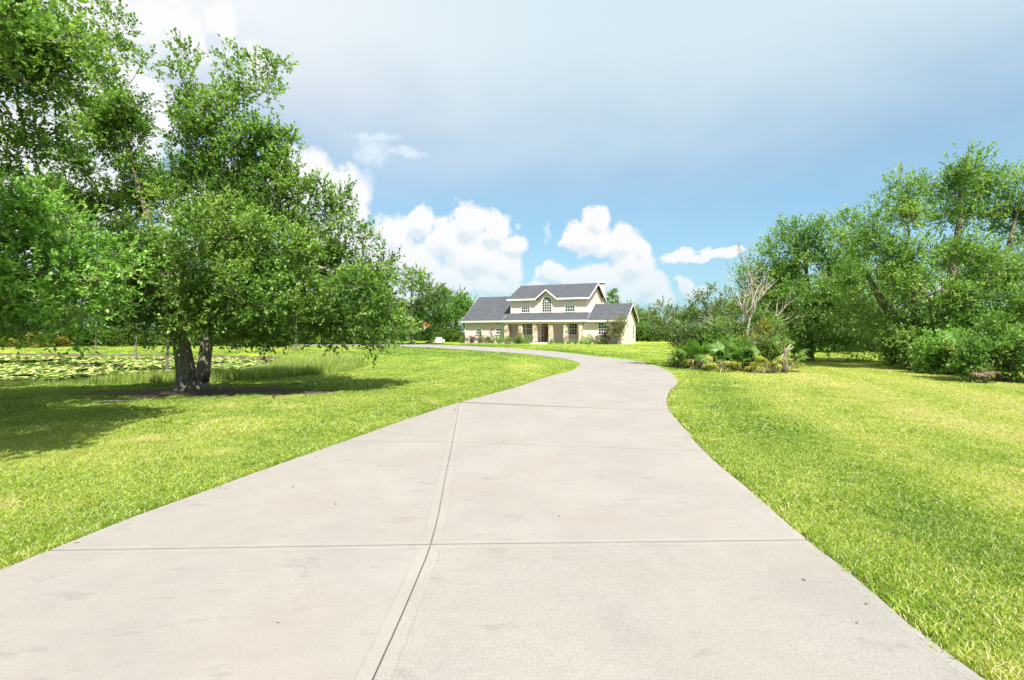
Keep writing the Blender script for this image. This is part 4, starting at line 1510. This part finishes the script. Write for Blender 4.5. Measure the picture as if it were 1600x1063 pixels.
for i, px in enumerate([996, 1012, 1028, 1044, 1062, 1082, 1105, 1130, 1160, 1195]):
    place(protoD, px, 73 - i * 0.9, rng.uniform(0.85, 1.1), 'rounded low shrub in the row on the far lawn edge right of the house', 'row of shrubs right of the house')

# ------------------------------------------------------------------ the house
TH = 23.0
HB = 0.35
house = tag(empty('house', ((917.4 - 800) / F * 57.5, 57.5, HB), R(-TH)), 'cream two storey house with grey roofs and a stone pillared porch', 'house')


def stucco():
    m, t = material('cream_siding')
    p = t.n('ShaderNodeTexCoord').outputs['Object']
    n = t.noise(p, 1.2, 5)
    c = t.mix(n.outputs['Fac'], (0.71, 0.545, 0.525, 1), (0.76, 0.590, 0.570, 1))
    f = t.noise(p, 30, 4)
    return finish(m, t, c, 0.85, 0.2, f.outputs['Fac'], 0.3, 0.01)


def shingles():
    m, t = material('grey_shingles')
    p = t.n('ShaderNodeTexCoord').outputs['Object']
    b = t.n('ShaderNodeTexBrick')
    uv = t.n('ShaderNodeCombineXYZ')
    sp = t.n('ShaderNodeSeparateXYZ')
    t.l(p, sp.inputs[0])
    t.l(sp.outputs[0], uv.inputs[0])
    t.l(t.math('ADD', sp.outputs[2], t.math('MULTIPLY', sp.outputs[1], 0.6)), uv.inputs[1])
    t.l(uv.outputs[0], b.inputs['Vector'])
    b.inputs['Color1'].default_value = (0.048, 0.052, 0.062, 1)
    b.inputs['Color2'].default_value = (0.095, 0.100, 0.113, 1)
    b.inputs['Mortar'].default_value = (0.03, 0.032, 0.038, 1)
    b.inputs['Scale'].default_value = 1.0
    b.inputs['Brick Width'].default_value = 0.5
    b.inputs['Row Height'].default_value = 0.2
    b.inputs['Mortar Size'].default_value = 0.012
    n = t.noise(p, 2.5, 6, 0.7)
    c = t.mix(0.5, b.outputs['Color'], t.ramp(n.outputs['Fac'], [(0.3, (0.055, 0.058, 0.068)), (0.7, (0.100, 0.104, 0.115))]))
    return finish(m, t, c, 0.9, 0.2, b.outputs['Fac'], -0.5, 0.02)


def stone():
    m, t = material('tan_stone')
    p = t.n('ShaderNodeTexCoord').outputs['Object']
    v = t.n('ShaderNodeTexVoronoi')
    v.inputs['Scale'].default_value = 3.2
    t.l(p, v.inputs['Vector'])
    sp = t.n('ShaderNodeSeparateColor')
    t.l(v.outputs['Color'], sp.inputs[0])
    c = t.ramp(sp.outputs[0], [(0.0, (0.24, 0.17, 0.12)), (0.35, (0.52, 0.40, 0.27)), (0.65, (0.74, 0.67, 0.55)), (1.0, (0.44, 0.38, 0.31))])
    n = t.noise(p, 20, 4)
    return finish(m, t, c, 0.9, 0.2, n.outputs['Fac'], 0.5, 0.02)


M['siding'] = stucco()
M['shingle'] = shingles()
M['stone'] = stone()
M['trim'] = plain('white_trim', (0.80, 0.77, 0.72), 0.6, 0.03)
M['soffit'] = plain('soffit', (0.66, 0.60, 0.54), 0.8, 0.04)
M['door'] = plain('brown_door', (0.16, 0.075, 0.040), 0.5, 0.2, 4)
M['blind'] = plain('white_blind', (0.58, 0.58, 0.56), 0.7, 0.05, 12)
M['porch'] = plain('porch_concrete', (0.50, 0.47, 0.43), 0.9, 0.08)
M['mortar'] = plain('mortar', (0.40, 0.34, 0.26), 0.95, 0.1)
M['metal_cap'] = plain('dark_metal', (0.06, 0.06, 0.062), 0.5, 0.1)
m, t = material('window_glass')
finish(m, t, (0.012, 0.015, 0.02), 0.06, 0.6)
M['glass'] = m

Z = lambda z: z - HB
# walls (each wall volume is one part)
w = MB()
w.prism([(-9.3, 0, Z(0.2)), (-9.3, 8, Z(0.2)), (-9.3, 8, Z(5.45)), (-9.3, 4, Z(7.3)), (-9.3, 0, Z(5.45))], (9.3, 0, 0))
w.build('wall', M['siding'], house)['label'] = 'two storey middle wall block'
w = MB()
w.prism([(-15.2, -0.5, Z(0.2)), (-15.2, 8.4, Z(0.2)), (-15.2, 8.4, Z(3.0)), (-15.2, 3.9, Z(6.02)), (-15.2, -0.5, Z(3.0))], (5.89, 0, 0))
w.build('wall', M['siding'], house)['label'] = 'single storey wall of the left wing'
w = MB()
w.prism([(0.005, -1.8, Z(0.2)), (0.005, 5.4, Z(0.2)), (0.005, 5.4, Z(2.9)), (0.005, 1.8, Z(4.72)), (0.005, -1.8, Z(2.9))], (4.45, 0, 0))
w.build('wall', M['siding'], house)['label'] = 'single storey wall of the right wing with gable end'
w = MB()
w.prism([(-5.84, -0.03, Z(5.2)), (-3.70, -0.03, Z(5.2)), (-3.70, -0.03, Z(5.55)), (-4.77, -0.03, Z(6.40)), (-5.84, -0.03, Z(5.55))], (0, 1.7, 0))
w.build('wall', M['siding'], house)['label'] = 'gable wall of the dormer over the arched window'


def slope(mb, u0, u1, v0, z0, v1, z1, th=0.14):
    n = np.array([0, -(z1 - z0), (v1 - v0)], float)
    n = n / np.linalg.norm(n) * th
    mb.prism([(u0, v0, Z(z0)), (u0, v1, Z(z1)), (u0, v1 + n[1] * 0 , Z(z1) + th), (u0, v0, Z(z0) + th)], (u1 - u0, 0, 0))


def roof(lab, u0, u1, ve, ze, vr, zr, vb, zb, notch=None):
    mb = MB()
    th = 0.12
    k = (zr - ze) / (vr - ve)
    vi = 0.02 if notch else ve
    zi = ze + k * (vi - ve)
    mb.prism([(u0, vi, Z(zi)), (u0, vr, Z(zr)), (u0, vb, Z(zb)), (u0, vb, Z(zb) + th), (u0, vr, Z(zr) + th), (u0, vi, Z(zi) + th)], (u1 - u0, 0, 0))
    spans = [(u0, u1)]
    if notch:                                   # the eave stops either side of the dormer
        spans = [(u0, notch[0]), (notch[1], u1)]
        for (a, b) in spans:
            mb.prism([(a, ve, Z(ze)), (a, vi, Z(zi)), (a, vi, Z(zi) + th), (a, ve, Z(ze) + th)], (b - a, 0, 0))
    o = mb.build('roof', M['shingle'], house)
    o['label'] = lab
    # fascia along the front eave and rake boards on the gable ends
    f = MB()
    for (a, b) in spans:
        f.box(a - (0.02 if a == u0 else 0), b + (0.02 if b == u1 else 0), ve - 0.03, ve - 0.004, Z(ze) - 0.08, Z(ze) + 0.10)
    f.build('fascia', M['trim'], o)
    for uu, s in ((u0, -1), (u1, 1)):
        a, b = (uu + 0.004 * s, uu + 0.03 * s)
        r = MB()
        for (v0, z0, v1, z1) in ((ve, ze, vr, zr), (vr, zr, vb, zb)):
            r.prism([(a, v0, Z(z0) - 0.07), (a, v1, Z(z1) - 0.07), (a, v1, Z(z1) + 0.10), (a, v0, Z(z0) + 0.10)], (b - a, 0, 0))
        r.build('rake_board', M['trim'], o)
    s = MB()
    for (a, b) in spans:
        s.prism([(a + 0.03, ve + 0.01, Z(ze) - 0.02), (a + 0.03, vi + 0.3, Z(zi) + 0.3 * k - 0.02), (a + 0.03, vi + 0.3, Z(zi) + 0.3 * k - 0.004), (a + 0.03, ve + 0.01, Z(ze) - 0.004)], (b - a - 0.06, 0, 0))
    s.build('soffit', M['soffit'], o)
    return o


main_roof = roof('high gable roof over the two storey block', -9.65, 0.35, -0.4, 5.46, 4.0, 7.42, 8.4, 5.46, notch=(-5.98, -3.56))
roof('steep gable roof of the left wing', -15.55, -9.31, -0.95, 2.92, 3.9, 6.12, 8.8, 2.92)
roof('gable roof of the right wing', 0.50, 4.80, -2.2, 2.84, 1.8, 4.78, 5.8, 2.84)
mb = MB()
mb.prism([(-9.62, -2.2, Z(2.90)), (-9.62, -0.005, Z(3.78)), (-9.62, -0.005, Z(3.90)), (-9.62, -2.2, Z(3.02))], (10.06, 0, 0))
pr = mb.build('roof', M['shingle'], house)
pr['label'] = 'shed roof over the front porch'
MB().box(-9.66, 0.47, -2.235, -2.204, Z(2.81), Z(2.99)).build('fascia', M['trim'], pr)
MB().prism([(-9.655, -2.2, Z(2.78)), (-9.655, -0.5, Z(3.46)), (-9.655, -0.5, Z(3.70)), (-9.655, -2.2, Z(2.99))], (0.03, 0, 0)).build('rake_board', M['trim'], pr)
MB().box(-9.4, 0.0, -2.0, -1.62, Z(2.60), Z(2.84)).build('beam', M['siding'], pr)
MB().box(-9.3, 0.0, -1.61, -0.01, Z(2.80), Z(2.83)).build('ceiling', M['soffit'], pr)
# dormer roof
mb = MB()
for s in (-1, 1):
    x0, x1 = -4.77, -4.77 + s * 1.32
    mb.prism([(x0, -0.42, Z(6.50)), (x1, -0.42, Z(5.47)), (x1, -0.42, Z(5.58)), (x0, -0.42, Z(6.62))], (0, 2.3, 0))
dr = mb.build('roof', M['shingle'], house)
dr['label'] = 'small gable roof of the dormer'
mb = MB()
for s in (-1, 1):
    x0, x1 = -4.77, -4.77 + s * 1.30
    mb.prism([(x0, -0.455, Z(6.43)), (x1, -0.455, Z(5.40)), (x1, -0.455, Z(5.58)), (x0, -0.455, Z(6.62))], (0, 0.03, 0))
mb.build('rake_board', M['trim'], dr)
# chimney
mb = MB().box(-0.55, 0.15, 7.2, 8.1, Z(4.5), Z(7.72))
ch = mb.build('chimney', M['siding'], main_roof)
MB().box(-0.6, 0.2, 7.15, 8.15, Z(7.72), Z(7.84)).build('chimney_cap', M['metal_cap'], main_roof)
MB().box(-0.58, 0.18, 7.17, 8.13, Z(7.845), Z(8.02)).build('chimney_top', M['trim'], main_roof)
# corner boards and porch floor
for (u, v, z0, z1) in [(-9.33, -0.03, 3.85, 5.42), (-0.09, -0.03, 3.85, 5.42), (-15.23, -0.53, 0.3, 2.9), (4.37, -1.83, 0.3, 2.8)]:
    MB().box(u, u + 0.11, v, v + 0.027, Z(z0), Z(z1)).build('corner_board', M['trim'], house)
MB().box(-9.5, 0.0, -2.05, -0.004, Z(0.1), Z(0.50)).build('porch_floor', M['porch'], house)
MB().box(-5.9, -3.7, -2.5, -2.055, Z(0.1), Z(0.42)).build('step', M['porch'], house)


def window(label, u0, u1, z0, z1, v, cols, rows, blind=0.0, arch=False, mull=None, casing=0.09):
    f = MB()
    y0, y1 = v - 0.05, v - 0.004
    W = u1 - u0
    zt = z1 - W / 2 if arch else z1
    f.box(u0 - casing, u0, y0, y1, z0, zt)
    f.box(u1, u1 + casing, y0, y1, z0, zt)
    f.box(u0 - casing - 0.04, u1 + casing + 0.04, y0 - 0.03, y1, z0 - casing, z0)
    if arch:
        uc, ro, ri = (u0 + u1) / 2, W / 2 + casing, W / 2
        for k in range(12):
            a, b = math.pi * k / 12, math.pi * (k + 1) / 12
            f.prism([(uc + ri * math.cos(a), y0, zt + ri * math.sin(a)), (uc + ro * math.cos(a), y0, zt + ro * math.sin(a)), (uc + ro * math.cos(b), y0, zt + ro * math.sin(b)), (uc + ri * math.cos(b), y0, zt + ri * math.sin(b))], (0, y1 - y0, 0))
    else:
        f.box(u0 - casing, u1 + casing, y0, y1, z1, z1 + casing)
    fr = f.build('window', M['trim'], house)
    fr['label'] = label
    g = MB()
    if arch:
        pts = [(u0, v - 0.012, z0)] + [(u1, v - 0.012, z0)] + [((u0 + u1) / 2 + W / 2 * math.cos(math.pi * k / 14), v - 0.012, zt + W / 2 * math.sin(math.pi * k / 14)) for k in range(15)]
        g.add(pts, [list(range(len(pts)))])
    else:
        g.box(u0, u1, v - 0.014, v - 0.008, z0, z1)
    g.build('pane', M['glass'], fr)
    mt = MB()
    tw = 0.022
    ym = v - 0.03
    for i in range(1, cols):
        x = u0 + W * i / cols
        mt.box(x - tw, x + tw, ym, ym + 0.012, z0, zt)
    for i in range(1, rows + (1 if arch else 0)):
        z = z0 + (zt - z0) * i / rows
        k = 1.9 if (i == rows // 2 and not arch) else 1.0
        mt.box(u0, u1, ym - 0.008 * k, ym - 0.001, z - tw * k, z + tw * k)
    if mull is not None:
        x = u0 + W * mull
        mt.box(x - 0.06, x + 0.06, ym - 0.012, ym - 0.009, z0, zt)
    if arch:
        for a in (R(36), R(72), R(108), R(144)):
            c, s = math.cos(a), math.sin(a)
            uc, r = (u0 + u1) / 2, W / 2
            mt.prism([(uc - s * tw, ym, zt + c * tw), (uc + s * tw, ym, zt - c * tw), (uc + r * c + s * tw, ym, zt + r * s - c * tw), (uc + r * c - s * tw, ym, zt + r * s + c * tw)], (0, 0.01, 0))
    mt.build('muntin', M['trim'], fr)
    if blind:
        MB().box(u0 + 0.01, u1 - 0.01, v - 0.0205, v - 0.016, z1 - (z1 - z0) * blind, z1 - 0.06).build('blind', M['blind'], fr)
    return fr


window('left upstairs window with half drawn blind', -7.90, -6.90, Z(4.02), Z(5.24), 0, 4, 4, 0.45)
window('arched upstairs window under the dormer', -5.30, -4.22, Z(4.02), Z(5.74), -0.03, 4, 4, arch=True)
window('right upstairs window with half drawn blind', -2.53, -1.45, Z(4.02), Z(5.28), 0, 4, 4, 0.45)
window('left window of the left wing', -13.68, -13.0, Z(1.45), Z(2.70), -0.5, 3, 4, 0.5)
window('right window of the left wing', -10.98, -10.28, Z(1.45), Z(2.70), -0.5, 3, 4, 0.5)
window('porch window left of the door', -7.83, -6.63, Z(1.40), Z(2.66), 0, 5, 4, mull=0.38)
window('porch window right of the door', -2.86, -1.19, Z(1.40), Z(2.66), 0, 6, 4, mull=0.42)
window('window of the right wing', 1.73, 2.85, Z(1.42), Z(2.64), -1.8, 4, 4)
# window in the right gable end, facing the side
g = MB()
g.box(4.459, 4.50, 3.3, 3.39, Z(1.3), Z(2.5)).box(4.459, 4.50, 4.41, 4.5, Z(1.3), Z(2.5)).box(4.459, 4.53, 3.26, 4.54, Z(1.2), Z(1.295)).box(4.459, 4.50, 3.3, 4.5, Z(2.505), Z(2.6))
sw = g.build('window', M['trim'], house)
sw['label'] = 'white framed window in the right gable end'
MB().box(4.459, 4.468, 3.39, 4.41, Z(1.3), Z(2.5)).build('pane', M['glass'], sw)
MB().box(4.47, 4.48, 3.88, 3.92, Z(1.3), Z(2.5)).box(4.47, 4.48, 3.39, 3.88, Z(1.88), Z(1.92)).box(4.47, 4.48, 3.92, 4.41, Z(1.88), Z(1.92)).build('muntin', M['trim'], sw)
# front door with side light and transom
d = MB()
d.box(-5.50, -5.42, -0.06, -0.004, Z(0.5), Z(2.62)).box(-4.40, -4.32, -0.06, -0.004, Z(0.5), Z(2.62)).box(-5.50, -4.32, -0.06, -0.004, Z(2.622), Z(2.70)).box(-5.42, -4.40, -0.055, -0.004, Z(2.36), Z(2.41)).box(-5.16, -5.12, -0.055, -0.004, Z(0.5), Z(2.358))
dd = d.build('door', M['trim'], house)
dd['label'] = 'brown front door with side light and transom'
MB().box(-5.118, -4.402, -0.045, -0.006, Z(0.51), Z(2.355)).build('leaf', M['door'], dd)
pn = MB()
for (x0, x1) in ((-5.05, -4.80), (-4.72, -4.47)):
    for (z0, z1) in ((0.62, 1.15), (1.25, 2.25)):
        pn.box(x0, x1, -0.056, -0.046, Z(z0), Z(z1))
pn.build('door_panel', M['door'], dd)
MB().box(-5.418, -4.402, -0.02, -0.012, Z(2.412), Z(2.618)).box(-5.418, -5.162, -0.02, -0.012, Z(0.95), Z(2.355)).build('pane', M['glass'], dd)
MB().box(-5.418, -5.162, -0.04, -0.012, Z(0.5), Z(0.945)).build('kick_panel', M['door'], dd)
lt = MB()
for z in (1.3, 1.65, 2.0):
    lt.box(-5.418, -5.162, -0.034, -0.024, Z(z), Z(z + 0.03))
for x in (-5.1, -4.75):
    lt.box(x, x + 0.03, -0.034, -0.024, Z(2.412), Z(2.618))
lt.build('muntin', M['trim'], dd)
MB().tube([(-5.07, -0.06, Z(1.42)), (-5.07, -0.09, Z(1.45)), (-5.07, -0.09, Z(1.6)), (-5.07, -0.06, Z(1.63))], 0.012, 6).build('handle', M['metal_cap'], dd)

# stone pillars: core of mortar with proud stones laid in courses
for u in (-9.05, -7.30, -5.55, -3.66, -1.95, -0.22):
    p = MB().box(u - 0.20, u + 0.20, -2.0, -1.6, Z(0.2), Z(2.59)).build('pillar', M['mortar'], house)
    st = MB()
    z = Z(0.28)
    while z < Z(2.5):
        h = random.uniform(0.13, 0.24)
        h = min(h, Z(2.57) - z)
        cut = random.uniform(-0.1, 0.1)
        for face in range(4):
            for (a, b) in ((-0.215, cut - 0.012), (cut + 0.012, 0.215)):
                e0, e1 = 0.203, 0.203 + random.uniform(0.02, 0.05)
                j = random.uniform(-0.01, 0.01)
                if face == 0:
                    st.box(u + a, u + b, -1.8 - e1, -1.8 - e0, z + j, z + h - 0.022 + j)
                elif face == 1:
                    st.box(u + a, u + b, -1.8 + e0, -1.8 + e1, z + j, z + h - 0.022 + j)
                elif face == 2:
                    st.box(u - e1, u - e0, -1.8 + a, -1.8 + b, z + j, z + h - 0.022 + j)
                else:
                    st.box(u + e0, u + e1, -1.8 + a, -1.8 + b, z + j, z + h - 0.022 + j)
        z += h
    s = st.build('stone', M['stone'], p, bevel=0.012)
    s['kind'] = 'stuff'


def hpt(u, v):
    a = R(-TH)
    ox, oy = house.location.x, house.location.y
    x, y = ox + u * math.cos(a) - v * math.sin(a), oy + u * math.sin(a) + v * math.cos(a)
    return (x, y, gz(x, y))


# planting along the front
bed = [
    (-15.0, -1.4, 0.75, 0.75, 'shrub_leaf', 'pale rounded shrub at the left corner of the house'),
    (-13.9, -1.3, 0.45, 0.6, 'purple_leaf', 'small reddish shrub under the left wing window'),
    (-12.9, -1.4, 0.75, 0.7, 'shrub_leaf', 'low shrub between the left wing windows'),
    (-11.9, -1.5, 0.8, 0.8, 'shrub_leaf', 'low shrub below the middle of the left wing'),
    (-10.9, -1.6, 0.8, 0.75, 'shrub_leaf', 'low shrub under the right window of the left wing'),
    (-9.9, -2.4, 0.75, 0.85, 'lime_leaf', 'bright shrub at the left porch pillar'),
    (-8.4, -2.7, 0.85, 0.85, 'shrub_leaf', 'full shrub before the left porch bay'),
    (-7.3, -2.7, 0.85, 0.9, 'shrub_leaf', 'full shrub at the second porch pillar'),
    (-6.3, -2.7, 0.7, 0.75, 'lime_leaf', 'light shrub left of the porch steps'),
    (0.55, -2.6, 0.75, 0.85, 'lime_leaf', 'bright shrub at the right porch pillar'),
    (1.5, -2.6, 0.75, 0.7, 'shrub_leaf', 'low shrub below the right wing window'),
    (2.4, -2.7, 0.6, 0.65, 'shrub_leaf', 'small shrub left of the crape myrtle'),
    (2.55, -2.3, 0.6, 1.2, 'purple_leaf', 'purple leaved shrub under the right wing window'),
]
for (u, v, rx, h, mat, lab) in bed:
    bush('shrub', lab, hpt(u, v), rx, h, mat, 'shrubs along the house front', leaf=0.12, rc=0.24, shoots=11, per=7, fill=0.9)
for (u, v, lab) in [(-3.4, -2.6, 'first dark mound right of the steps'), (-2.7, -2.6, 'second dark mound right of the steps'), (-2.1, -2.6, 'dark mound at the fifth porch pillar'), (-1.3, -2.6, 'dark mound before the right porch bay'), (-0.6, -2.6, 'last dark mound before the right pillar')]:
    bush('shrub', lab, hpt(u, v), 0.36, 0.34, 'oak_leaf', 'low mounds before the porch', leaf=0.09, rc=0.16, shoots=9, per=6)
for (u, v, h, mat, lab) in [(-12.75, -1.1, 1.75, 'shrub_leaf', 'thin upright shrub beside the left wing window'), (-11.3, -1.1, 1.6, 'purple_leaf', 'thin flowering shrub between the left wing windows')]:
    x, y, z = hpt(u, v)
    L = [(x + rng.uniform(-.15, .15), y + rng.uniform(-.1, .1), z + h * f, 0.2) for f in (0.55, 0.7, 0.85, 1.0)]
    tree('shrub', lab, 'shrub', (x, y, z), 'shrubs along the house front', lobes=L, stems=[[(x, y, z - .02, 0.025), (x, y, z + h * .5, 0.02), (x, y, z + h, 0.01)]], rc=0.18, fill=0.8, shoots=9, per=6, leaf=0.11, llen=0.22, leaf_m=mat, bark='mid_bark', twigs=3, tip=0.006)
x, y, z = hpt(3.9, -2.7)
L, S = [], []
for k in range(9):
    a = R(-90 + (k - 4) * 42)
    q = rng.uniform(0.25, 1.25)
    hh = rng.uniform(2.1, 3.2) - 0.35 * q
    ex, ey = x + math.cos(k * 2.4) * q, y + math.sin(k * 2.4) * q * 0.8
    S.append([(x + math.cos(k * 2.4) * .1, y + math.sin(k * 2.4) * .1, z - .03, 0.035), (x + (ex - x) * .35, y + (ey - y) * .35, z + hh * .4, 0.026), (x + (ex - x) * .75, y + (ey - y) * .75, z + hh * .75, 0.018), (ex, ey, z + hh, 0.01)])
    L += [(ex, ey, z + hh - 0.05, 0.36), (x + (ex - x) * .8, y + (ey - y) * .8, z + hh * 0.74, 0.36), (x + (ex - x) * .6, y + (ey - y) * .6, z + hh * 0.5, 0.3)]
tree('crape_myrtle', 'loose many stemmed crape myrtle before the right wing', 'tree', (x, y, z), lobes=L, stems=S, rc=0.24, fill=1.0, shoots=15, per=9, leaf=0.11, llen=0.3, leaf_m='myrtle_leaf', bark='pale_bark', twigs=5, tip=0.009)

# ------------------------------------------------------------------ fallen twigs and a few dry leaves
for (px, py, L, az, lab) in [(175, 632, 0.7, 0.35, 'pale fallen branch on the shaded grass left of the oak')]:
    x, y = hit(px, py)
    o = tag(empty('fallen_branch', (x, y, gz(x, y)), az), lab, 'branch')
    MB().tube([(-L / 2, 0, 0.05), (-L * .2, .05, 0.075), (L * .15, -.02, 0.07), (L / 2, 0.08, 0.05)], [0.018, 0.016, 0.013, 0.006], 6).build('stick', M['dead_wood'], o, smooth=True)
    MB().tube([(-L * .1, .04, 0.07), (L * .05, .18, 0.09), (L * .18, .3, 0.06)], [0.012, 0.009, 0.004], 5).build('side_twig', M['dead_wood'], o, smooth=True)


def dry_leaves():
    n = 30
    V, Fq, T = [], [], []
    k = 0
    while k < n:
        y = rng.uniform(2.6, 15)
        x = rng.uniform(-4, 5.5)
        if not inside(DRIVE, np.array([x]), np.array([y]))[0]:
            continue
        if poly_dist(DRIVE[::3], np.array([x]), np.array([y]))[0] > 0.5 and rng.random() < 0.72:
            continue
        a, L = rng.uniform(0, 6.28), rng.uniform(0.010, 0.024)
        c, s_ = math.cos(a), math.sin(a)
        z = DZ + 0.003
        b = len(V)
        V += [(x - c * L, y - s_ * L, z), (x - s_ * L * .4, y + c * L * .4, z + 0.006), (x + c * L, y + s_ * L, z + 0.002), (x + s_ * L * .4, y - c * L * .4, z + 0.006)]
        Fq.append((b, b + 1, b + 2, b + 3))
        T += [rng.random()] * 4
        k += 1
    tag(link('dry_leaves', np_mesh('dry_leaves', V, [np.array(Fq)], [M['dry_frond']], False, {'tint': T})), 'small dry brown leaves scattered on the driveway', 'leaves', kind='stuff')


dry_leaves()

# ------------------------------------------------------------------ basketball hoop, utility box
M['black_metal'] = plain('black_metal', (0.02, 0.02, 0.022), 0.45, 0.1)
M['orange'] = plain('orange_board', (0.48, 0.17, 0.07), 0.6, 0.06)
M['white_box'] = plain('white_paint', (0.76, 0.76, 0.74), 0.5, 0.03)
M['net'] = plain('white_net', (0.75, 0.74, 0.72), 0.8, 0.03)
Yh = 62.0
xh = at(668, 0, Yh)[0]
zh = gz(xh, Yh)
hp = tag(empty('basketball_hoop', (xh, Yh, zh), R(-12)), 'basketball hoop with orange fan board on a black pole left of the house', 'basketball hoop')
MB().tube([(0.1, 0.25, -0.05), (0.1, 0.25, 1.3), (0.1, 0.25, 2.85)], 0.06, 10).build('pole', M['black_metal'], hp, smooth=True)
MB().box(-0.3, 0.5, 0.0, 0.55, 0.0, 0.16).build('base', M['black_metal'], hp, bevel=0.04)
MB().tube([(0.1, 0.25, 2.75), (0.0, -0.35, 2.55)], 0.04, 8).tube([(0.1, 0.25, 2.25), (0.0, -0.35, 2.2)], 0.04, 8).build('arm', M['black_metal'], hp)
pts = [(-0.22, -0.42, 1.82), (0.22, -0.42, 1.82), (0.50, -0.42, 2.12), (0.55, -0.42, 2.32), (0.46, -0.42, 2.44), (0.2, -0.42, 2.48), (-0.2, -0.42, 2.48), (-0.46, -0.42, 2.44), (-0.55, -0.42, 2.32), (-0.50, -0.42, 2.12)]
MB().prism(pts, (0, 0.05, 0)).build('backboard', M['orange'], hp)
MB().box(-0.32, 0.38, -0.345, -0.33, 2.5, 2.95).build('support_plate', M['black_metal'], hp)
ring = [(0.23 * math.cos(a), -0.68 + 0.23 * math.sin(a), 2.02) for a in np.linspace(0, 6.283, 19)]
MB().tube(ring, 0.014, 6, False).build('rim', M['orange'], hp)
nt = MB()
for k in range(12):
    a, b = k / 12 * 6.283, (k + 1) / 12 * 6.283
    for (a0, a1) in ((a, b), (b, a)):
        nt.tube([(0.22 * math.cos(a0), -0.68 + 0.22 * math.sin(a0), 2.01), (0.15 * math.cos((a0 + a1) / 2), -0.68 + 0.15 * math.sin((a0 + a1) / 2), 1.8), (0.11 * math.cos(a1), -0.68 + 0.11 * math.sin(a1), 1.62)], 0.012, 4, False)
nt.build('net', M['net'], hp)

Yu = 63.0
xu = at(686.5, 0, Yu)[0]
zu = gz(xu, Yu)
ub = tag(empty('utility_box', (xu, Yu, zu), R(-8)), 'white utility box on the lawn edge right of the basketball hoop', 'utility box')
MB().box(-0.36, 0.36, -0.25, 0.25, 0.0, 0.62).build('body', M['white_box'], ub, bevel=0.02)
MB().box(-0.39, 0.39, -0.28, 0.28, 0.622, 0.68).build('lid', M['white_box'], ub, bevel=0.015)
MB().box(-0.30, 0.30, -0.262, -0.252, 0.08, 0.56).build('door', M['white_box'], ub)
MB().box(0.2, 0.25, -0.275, -0.263, 0.28, 0.36).build('latch', M['black_metal'], ub)
for (px, lab) in [(680.5, 'small white post left of the utility box'), (693.8, 'small white post right of the utility box')]:
    xx = at(px, 0, Yu)[0]
    o = tag(empty('white_post', (xx, Yu, gz(xx, Yu))), lab, 'post', 'white posts beside the utility box')
    MB().tube([(0, 0, -0.02), (0, 0, 0.2), (0, 0, 0.36)], 0.09, 10).build('pipe', M['white_box'], o, smooth=True)
    MB().tube([(0, 0, 0.362), (0, 0, 0.40), (0, 0, 0.43)], [0.11, 0.11, 0.05], 10).build('cap', M['white_box'], o, smooth=True)
